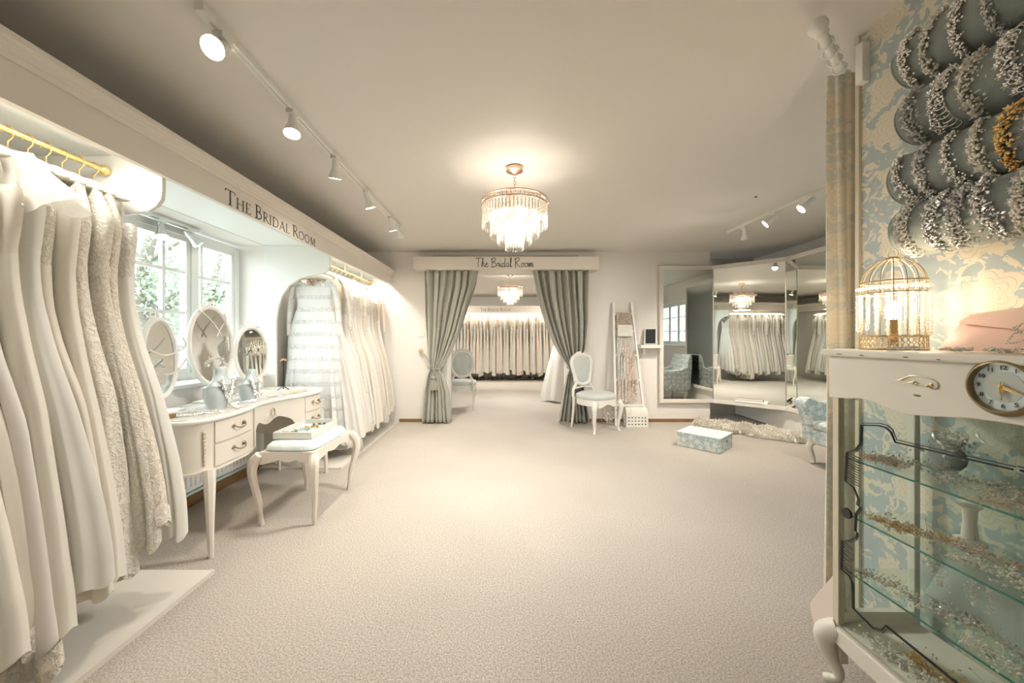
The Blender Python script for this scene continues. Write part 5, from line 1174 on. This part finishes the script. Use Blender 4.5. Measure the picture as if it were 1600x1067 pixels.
# jewellery on the cabinet shelves
def vine(p0, p1, z, m, lab, seed, grp, leaves=26, beads=70, wid=.02, rise=.018):
    R = random.Random(seed); mb = MB(); P_ = catmull([(lerp(p0[0], p1[0], t)+R.gauss(0, .012), lerp(p0[1], p1[1], t)+R.gauss(0, .012), z+.004+abs(R.gauss(0, .006))) for t in (0, .25, .5, .75, 1)], 8)
    mb.tube(P_, .0012, 4)
    for _ in range(leaves):
        c = R.choice(P_); mb.leaf(c, (R.gauss(0, 1), R.gauss(0, 1), abs(R.gauss(0, .6))), (0, 0, 1), R.uniform(.010, .022), R.uniform(.003, .006))
    for _ in range(beads):
        c = R.choice(P_); mb.oct((c[0]+R.gauss(0, wid*.6), c[1]+R.gauss(0, wid*.6), c[2]+abs(R.gauss(0, rise*.5))), R.uniform(.0020, .0050))
    for _ in range(9):
        c = R.choice(P_); e = (c[0]+R.gauss(0, wid*1.2), c[1]+R.gauss(0, wid*1.2), c[2]+abs(R.gauss(0, rise*1.2))); mb.tube([c, e], .0006, 3); mb.oct(e, .0035)
    return tag(mb.build('hair_vine', m, smooth=False), lab, 'hair vine', grp)
specs = [
 (.806, [((1.22, 1.26), (1.27, 1.17), m_rosej, 'rose gold sprig at the far left end'), ((1.30, 1.24), (1.33, 1.0), m_silver, 'long crystal hair vine along the back'), ((1.24, 1.05), (1.27, .86), m_pearl, 'leafy grey metal vine near the front edge'), ((1.33, 1.0), (1.30, .80), m_pearl, 'pearl hair vine in the middle'), ((1.22, .93), (1.25, .76), m_rosej, 'copper twig headpiece at the right'), ((1.36, .9), (1.34, .65), m_silver, 'silver vine at the back right')]),
 (.612, [((1.22, 1.24), (1.30, 1.10), m_gold, 'gold twig vine at the far left end'), ((1.27, 1.18), (1.30, .98), m_rosej, 'beaded rose gold vine in the middle'), ((1.24, 1.02), (1.30, .84), m_pearl, 'ivory blossom headpiece with dangling crystals'), ((1.34, 1.0), (1.36, .75), m_rosej, 'fine gold-bead vine at the back'), ((1.24, .9), (1.27, .7), m_silver, 'silver spray at the right')]),
 (.415, [((1.21, 1.26), (1.27, 1.05), m_pearl, 'long dull silver vine from the left'), ((1.27, 1.1), (1.31, .9), m_silver, 'crystal starburst vine in the middle'), ((1.22, .98), (1.26, .78), m_pearl, 'pearl and wire spray near the front'), ((1.34, 1.05), (1.35, .75), m_silver, 'sparkling back row vine')]),
 (.221, [((1.20, 1.20), (1.24, 1.02), m_pearl, 'curved beaded hair vine on the left'), ((1.26, 1.16), (1.32, .98), m_gold, 'antique gold leaf vine in the middle'), ((1.22, 1.0), (1.26, .82), m_gold, 'gold wire headpiece near the front'), ((1.34, 1.02), (1.36, .8), m_silver, 'silver vine at the back')])]
SN = {.806: 'top glass shelf', .612: 'middle glass shelf', .415: 'lowest glass shelf', .221: 'cabinet floor'}
sd = 500
for z, it in specs:
    for a, b2, m, lab in it: vine(a, b2, z, m, '%s of the %s' % (lab, SN[z]), sd, 'hair vines on the ' + SN[z], leaves=60, beads=230, wid=.028); sd += 1
# hanging crystal drops under shelves
for i, (y, x, z, lab) in enumerate([(1.06, 1.22, .608, 'left of the pair'), (1.03, 1.22, .606, 'right of the pair'), (.96, 1.22, .608, 'left of the wide pair'), (.93, 1.22, .607, 'right of the wide pair')]):
    R = random.Random(i); mb = MB()
    for k in range(40): q = k/40; mb.oct((x+R.gauss(0, .004), y+R.gauss(0, .004+.006*q), z-.008-.075*q), R.uniform(.002, .004))
    tag(mb.build('drop_earring', m_silver, smooth=False), 'crystal drop earring under the middle shelf, %s' % lab, 'earring', 'drop earrings in the cabinet')
# grey jewellery displays inside
dsp = thing('display_easel', 'grey-green padded display board leaning inside the cabinet on the lowest shelf', 'display board', (1.38, 1.0, .415))
mb = MB(); mb.loft([[(1.33, 1.17, .418), (1.33, .90, .418), (1.34, .90, .418), (1.34, 1.17, .418)], [(1.39, 1.14, .585), (1.39, .93, .585), (1.40, .93, .585), (1.40, 1.14, .585)]]); mb.build('board', mat('sage_velvet', (.42, .47, .42), .8, sheen=.4), dsp)
MB().box(1.31, 1.36, .86, .92, .415, .45).build('foot', m_cream, dsp, smooth=False, bevel=.004)
pd_ = thing('display_pedestal', 'small white scrolled pedestal on the middle glass shelf', 'pedestal', (1.38, 1.12, .612))
MB().lathe([(.034, 0), (.034, .008), (.018, .014), (.014, .06), (.016, .10), (.026, .11)], (1.385, 1.10, .613), 20).build('column', m_cream, pd_)
bs = thing('brooch_cushion', 'grey velvet cushion with ornate silver brooch on the top shelf', 'display cushion', (1.37, 1.13, .806))
MB().blob((1.39, 1.16, .85), (.025, .05, .045), 14, 8).build('cushion', m_velvet, bs)
R = random.Random(6); mb = MB()
for k in range(60): mb.leaf((1.345+R.gauss(0, .006), 1.10+R.gauss(0, .03), .905+R.gauss(0, .022)), (R.gauss(0, .4)-.4, R.gauss(0, 1), R.gauss(0, 1)), (-1, 0, 0), R.uniform(.012, .026), .005); mb.oct((1.34, 1.10+R.gauss(0, .03), .905+R.gauss(0, .025)), .004)
mb.build('brooch', m_silver, bs, smooth=False)

# birdcage lamp on the cabinet
bcx, bcy, bz, br = 1.285, 1.222, CT, .078
bc = thing('birdcage_lamp', 'gold birdcage lamp hung with glass beads, lit, on the cabinet top', 'lamp', (bcx, bcy, bz))
def ringpts(r, z, n=40): return [(bcx+r*math.cos(2*PI*k/n), bcy+r*math.sin(2*PI*k/n), z) for k in range(n)]
base = MB()
for z in (bz+.004, bz+.046): base.tube(ringpts(br, z), .004, 6, ring=True)
for k in range(34):
    a = 2*PI*k/34; c = (bcx+br*math.cos(a), bcy+br*math.sin(a))
    base.tube([(c[0]-math.sin(a)*.0065*math.cos(q), c[1]+math.cos(a)*.0065*math.cos(q), bz+.016+.009*math.sin(q)) for q in [2*PI*j/8 for j in range(8)]], .0013, 4, ring=True)
    base.tube([(c[0]-math.sin(a)*.0065*math.cos(q), c[1]+math.cos(a)*.0065*math.cos(q), bz+.034+.009*math.sin(q)) for q in [2*PI*j/8 for j in range(8)]], .0013, 4, ring=True)
base.build('pierced_base', m_cagegold, bc)
MB().lathe([(br*.94, .002), (br*.94, .008)], (bcx, bcy, bz), 30).build('base_plate', m_cagegold, bc)
wr_ = MB(); dome = [(br, .045), (br, .20), (br*.99, .225), (br*.90, .252), (br*.72, .275), (br*.45, .292), (br*.15, .300)]
for k in range(16):
    a = 2*PI*k/16; wr_.tube([(bcx+r*math.cos(a), bcy+r*math.sin(a), bz+z) for r, z in dome], .0014, 5)
wr_.build('cage_wires', m_cagegold, bc)
for z in (.185, .222):
    MB().tube(ringpts(br*1.005, bz+z), .003, 6, ring=True).build('cage_band', m_cagegold, bc)
MB().tube([(bcx, bcy+.016*math.cos(q), bz+.316+.014*math.sin(q)) for q in [2*PI*k/20 for k in range(20)]], .0018, 6, ring=True).build('carry_ring', m_cagegold, bc)
MB().lathe([(.02, .298), (.014, .304), (.003, .306)], (bcx, bcy, bz), 14).build('cage_cap', m_cagegold, bc)
R = random.Random(2)
for k in range(20):
    a = 2*PI*k/20; mb = MB(); x, y = bcx+(br+.006)*math.cos(a), bcy+(br+.006)*math.sin(a)
    for j in range(13): mb.blob((x, y, bz+.18-j*.0095), .0044 if j % 2 else .0058, 7, 5)
    mb.blob((x, y, bz+.054), (.0045, .0045, .010), 6, 4); mb.build('bead_string', m_crys, bc)
mb = MB()
for k in range(44): a = 2*PI*k/44; mb.blob((bcx+(br+.006)*math.cos(a), bcy+(br+.006)*math.sin(a), bz+.202), .0062, 7, 5)
mb.build('bead_garland', m_crys, bc)
MB().blob((bcx, bcy, bz+.13), (.020, .020, .032), 12, 8).build('bulb', m_bulb, bc)
MB().lathe([(.014, .008), (.014, .09), (.012, .10)], (bcx, bcy, bz), 12).build('lamp_holder', m_brass, bc)
lamp('birdcage_glow', 'POINT', (bcx, bcy, bz+.15), 4.2, (1, .80, .56), .03)
# blush clutch bag
cb_ = thing('clutch_bag', 'blush satin clutch bag with pearl lettering on the cabinet top', 'clutch bag', (1.33, .93, CT))
def bagp(y, v, o=0):
    lean = .075*v; return (1.245+lean+o+.012*math.sin(y*14)*v, y, CT+.003+.105*v+.012*v*math.sin((y-.7)*9))
mb = MB(); lo = []
for k in range(25):
    y = lerp(1.06, .62, k/24); e = min(1, min(k, 24-k)/4+.3); lo.append([bagp(y, 0, 0), bagp(y, .35, -.008*e), bagp(y, .75, -.004*e), bagp(y, 1, .006), bagp(y, 1, .016), bagp(y, .5, .034*e), bagp(y, 0, .036)])
mb.loft(lo).build('bag_body', m_pink, cb_)
mb = MB(); lo = []
for k in range(25): y = lerp(1.055, .625, k/24); dpt = .25+.30*math.sin(PI*k/24); lo.append([bagp(y, 1.01, .008), bagp(y, .85, -.010), bagp(y, 1-dpt, -.014), bagp(y, 1-dpt, -.009)])
mb.loft(lo).build('flap', m_pink, cb_)
# pearl lettering 'Bride' (script)
SC2 = dict(SC); x = .915; s = .042
for ch in 'Bride':
    mb = MB()
    for ln in SC[ch][1]:
        Q = catmull([(a, b, 0) for a, b in ln], 4)
        for a, b, _ in Q: v = .22+b*s/.105; pp = bagp(x-a*s*1.4, v, -.020); mb.blob((pp[0]-.004, pp[1], pp[2]), .0028, 7, 5)
    mb.build('pearl_letter', m_pearl, cb_); x -= SC[ch][0]*s*1.4
R = random.Random(44)
for i, (ya, yb, m, lab) in enumerate([(1.125, 1.045, m_silver, 'crystal leaf comb lying beside the birdcage lamp'), (.99, .93, m_pearl, 'pearl cluster comb in front of the clutch bag, left'), (.90, .84, m_pearl, 'pearl cluster comb in front of the clutch bag, right')]):
    mb = MB()
    for k in range(24): q = k/23; mb.leaf((1.175+R.gauss(0, .004), lerp(ya, yb, q), CT+.006), (R.gauss(0, .4), R.gauss(0, 1), abs(R.gauss(0, .5))), (-1, 0, .3), .014, .004); mb.oct((1.17+R.gauss(0, .004), lerp(ya, yb, q), CT+.008+R.uniform(0, .006)), .0035)
    tag(mb.build('hair_comb', m, smooth=False), lab, 'hair comb', 'combs on the cabinet top')

# ------------------------------------------------------------------ velvet tiara rolls on the wallpapered wall
ROLLR = .088; RXc = 1.392
RN = ['top', 'second', 'third', 'lowest']
def on_roll(zc, a, y, h=0):  # a: angle from -x direction, positive up
    r = ROLLR+h; return (RXc-r*math.cos(a), y, zc+r*math.sin(a))
for i, (zc, ye) in enumerate([(2.14, 1.25), (1.945, 1.24), (1.752, 1.265), (1.580, 1.26)]):
    t = thing('velvet_roll', 'padded blue-grey velvet display roll, %s of four on the wallpaper' % (RN[i] if i else 'topmost'), 'display roll', (RXc, ye-.5, zc), group='velvet rolls on the wallpapered wall')
    mb = MB(); lo = []
    for y, s in ((ye+.012, .30), (ye+.008, .75), (ye-.004, .95), (ye-.03, 1), (ye-.3, 1.01), (ye-.6, 1), (ye-.9, 1), (ye-.93, .95), (ye-.94, .3)):
        lo.append([(RXc+ROLLR*s*math.cos(a), y, zc+ROLLR*s*math.sin(a)) for a in [2*PI*k/40 for k in range(40)]])
    mb.loft(lo).build('roll_body', m_velvet, t)
    MB().tube([(RXc+ROLLR*.86*math.cos(a), ye+.004, zc+ROLLR*.86*math.sin(a)) for a in [2*PI*k/32 for k in range(32)]], .004, 6, ring=True).build('end_piping', m_velvet, t)
    R = random.Random(60+i); y = ye-.035; k = 0
    while y > .60:
        style = (k*2+i) % 4; wd = (.028, .042, .020, .034)[style]; a0, a1 = -1.25, 1.0; m = [m_silver, m_pearl, m_silver, m_sparks][(k+i*3) % 4]
        if i == 2 and k == 4: m = m_gold; style = 1; wd = .03
        tt = thing('tiara', '%s headpiece %s from the far end of the %s velvet roll' % (['beaded pearl', 'leafy', 'slim crystal', 'lacy scalloped'][style], NUM[k], RN[i]), 'tiara', (RXc, y, zc), group='headpieces on the %s velvet roll' % RN[i])
        band = MB(); sk = R.uniform(-.03, .03)
        band.tube([on_roll(zc, lerp(-1.7, 1.7, q/30), y+sk*math.sin(lerp(-1.7, 1.7, q/30)), .002) for q in range(31)], .0018, 4); band.build('band', m_dull, tt)
        bd = MB(); n = 260 if style != 2 else 170
        for q in range(n):
            a = R.uniform(a0, a1); env = math.cos((a-(a0+a1)/2)/(a1-a0)*2.6)**.5 if style != 2 else 1
            off = abs(R.gauss(0, .5))*wd*env; yy = y+sk*math.sin(a)-off
            pt = on_roll(zc, a, yy, .003+R.uniform(0, .010))
            if style == 1 and q % 2 or style == 3 and q % 4 == 0: bd.leaf(pt, (R.gauss(0, .3)-.3, -1+R.gauss(0, .8), R.gauss(0, .8)), (-1, 0, 0), R.uniform(.008, .015), R.uniform(.002, .0035))
            else: bd.blob(pt, R.uniform(.0022, .0046), 6, 3)
        for q in range(7):
            a = lerp(a0+.2, a1-.2, q/6); c = on_roll(zc, a, y, .006)
            for j in range(6): u = j*PI/3+q; bd.leaf((c[0], c[1], c[2]), (-.35, math.cos(u), math.sin(u)), (-1, 0, 0), .013, .004)
            bd.blob((c[0]-.003, c[1], c[2]), .0042, 7, 4)
        if style == 3:
            for q in range(14):
                a = lerp(a0, a1, (q+.5)/14); c = on_roll(zc, a, y-.018, .006); bd.tube([(c[0], c[1]+.014*math.cos(u), c[2]+.010*math.sin(u)) for u in [2*PI*j/9 for j in range(9)]], .0015, 4, ring=True)
        bd.build('bead_work', m, tt, ang=75)
        y -= R.uniform(.055, .085); k += 1
# cubicle curtain pole and gathered curtain by the wallpaper edge
pole = thing('curtain_pole', 'white curtain pole with ball finial running off behind the wallpapered wall', 'curtain pole', (1.19, 1.39, 2.38))
pa, pb = Vector((1.20, 1.40, 2.375)), Vector((2.4, 2.33, 2.375)); d = (pb-pa).normalized()
MB().tube([tuple(pa), tuple(pb)], .017, 14).build('pole', m_white, pole)
MB().blob(tuple(pa-d*.035), .032, 14, 10).build('finial', m_white, pole)
MB().tube([tuple(pa-d*.01), tuple(pa+d*.012)], .023, 14).build('finial_collar', m_white, pole)
MB().box(1.455, 1.486, 1.50, 1.53, 2.26, 2.42).build('bracket', m_white, pole, smooth=False)
cc_ = thing('cubicle_curtain', 'floral curtain gathered beside the wallpapered wall behind the cabinet', 'curtain', (1.42, 1.64, 0))
mb = MB(); lo = []
for j in range(30):
    z = lerp(2.365, .03, j/29); wd = interp([(0, .055), (.4, .060), (1.2, .066), (2.3, .075)], 2.33-z)[0]; cxx = 1.492+.006*math.sin(z*2); cyy = 1.625
    lo.append([(cxx+wd*(1+.22*math.sin(a*6+z*.8))*math.cos(a), cyy+wd*.42*(1+.28*math.sin(a*6+z*.8))*math.sin(a), z) for a in [2*PI*k/72 for k in range(72)]])
mb.loft(lo).build('drape', floral('cubicle_toile', (.68, .67, .59), (.84, .75, .61), (.74, .66, .53), 5), cc_)
for k in range(5):
    c = pa+d*(.08+.075*k); mb = MB(); mb.tube([(c.x+.024*math.sin(q)*-d.y, c.y+.024*math.sin(q)*d.x, c.z-.004+.024*math.cos(q)) for q in [2*PI*j/16 for j in range(16)]], .003, 5, ring=True); mb.build('curtain_ring', m_white, cc_)

print('objects', len(bpy.data.objects))
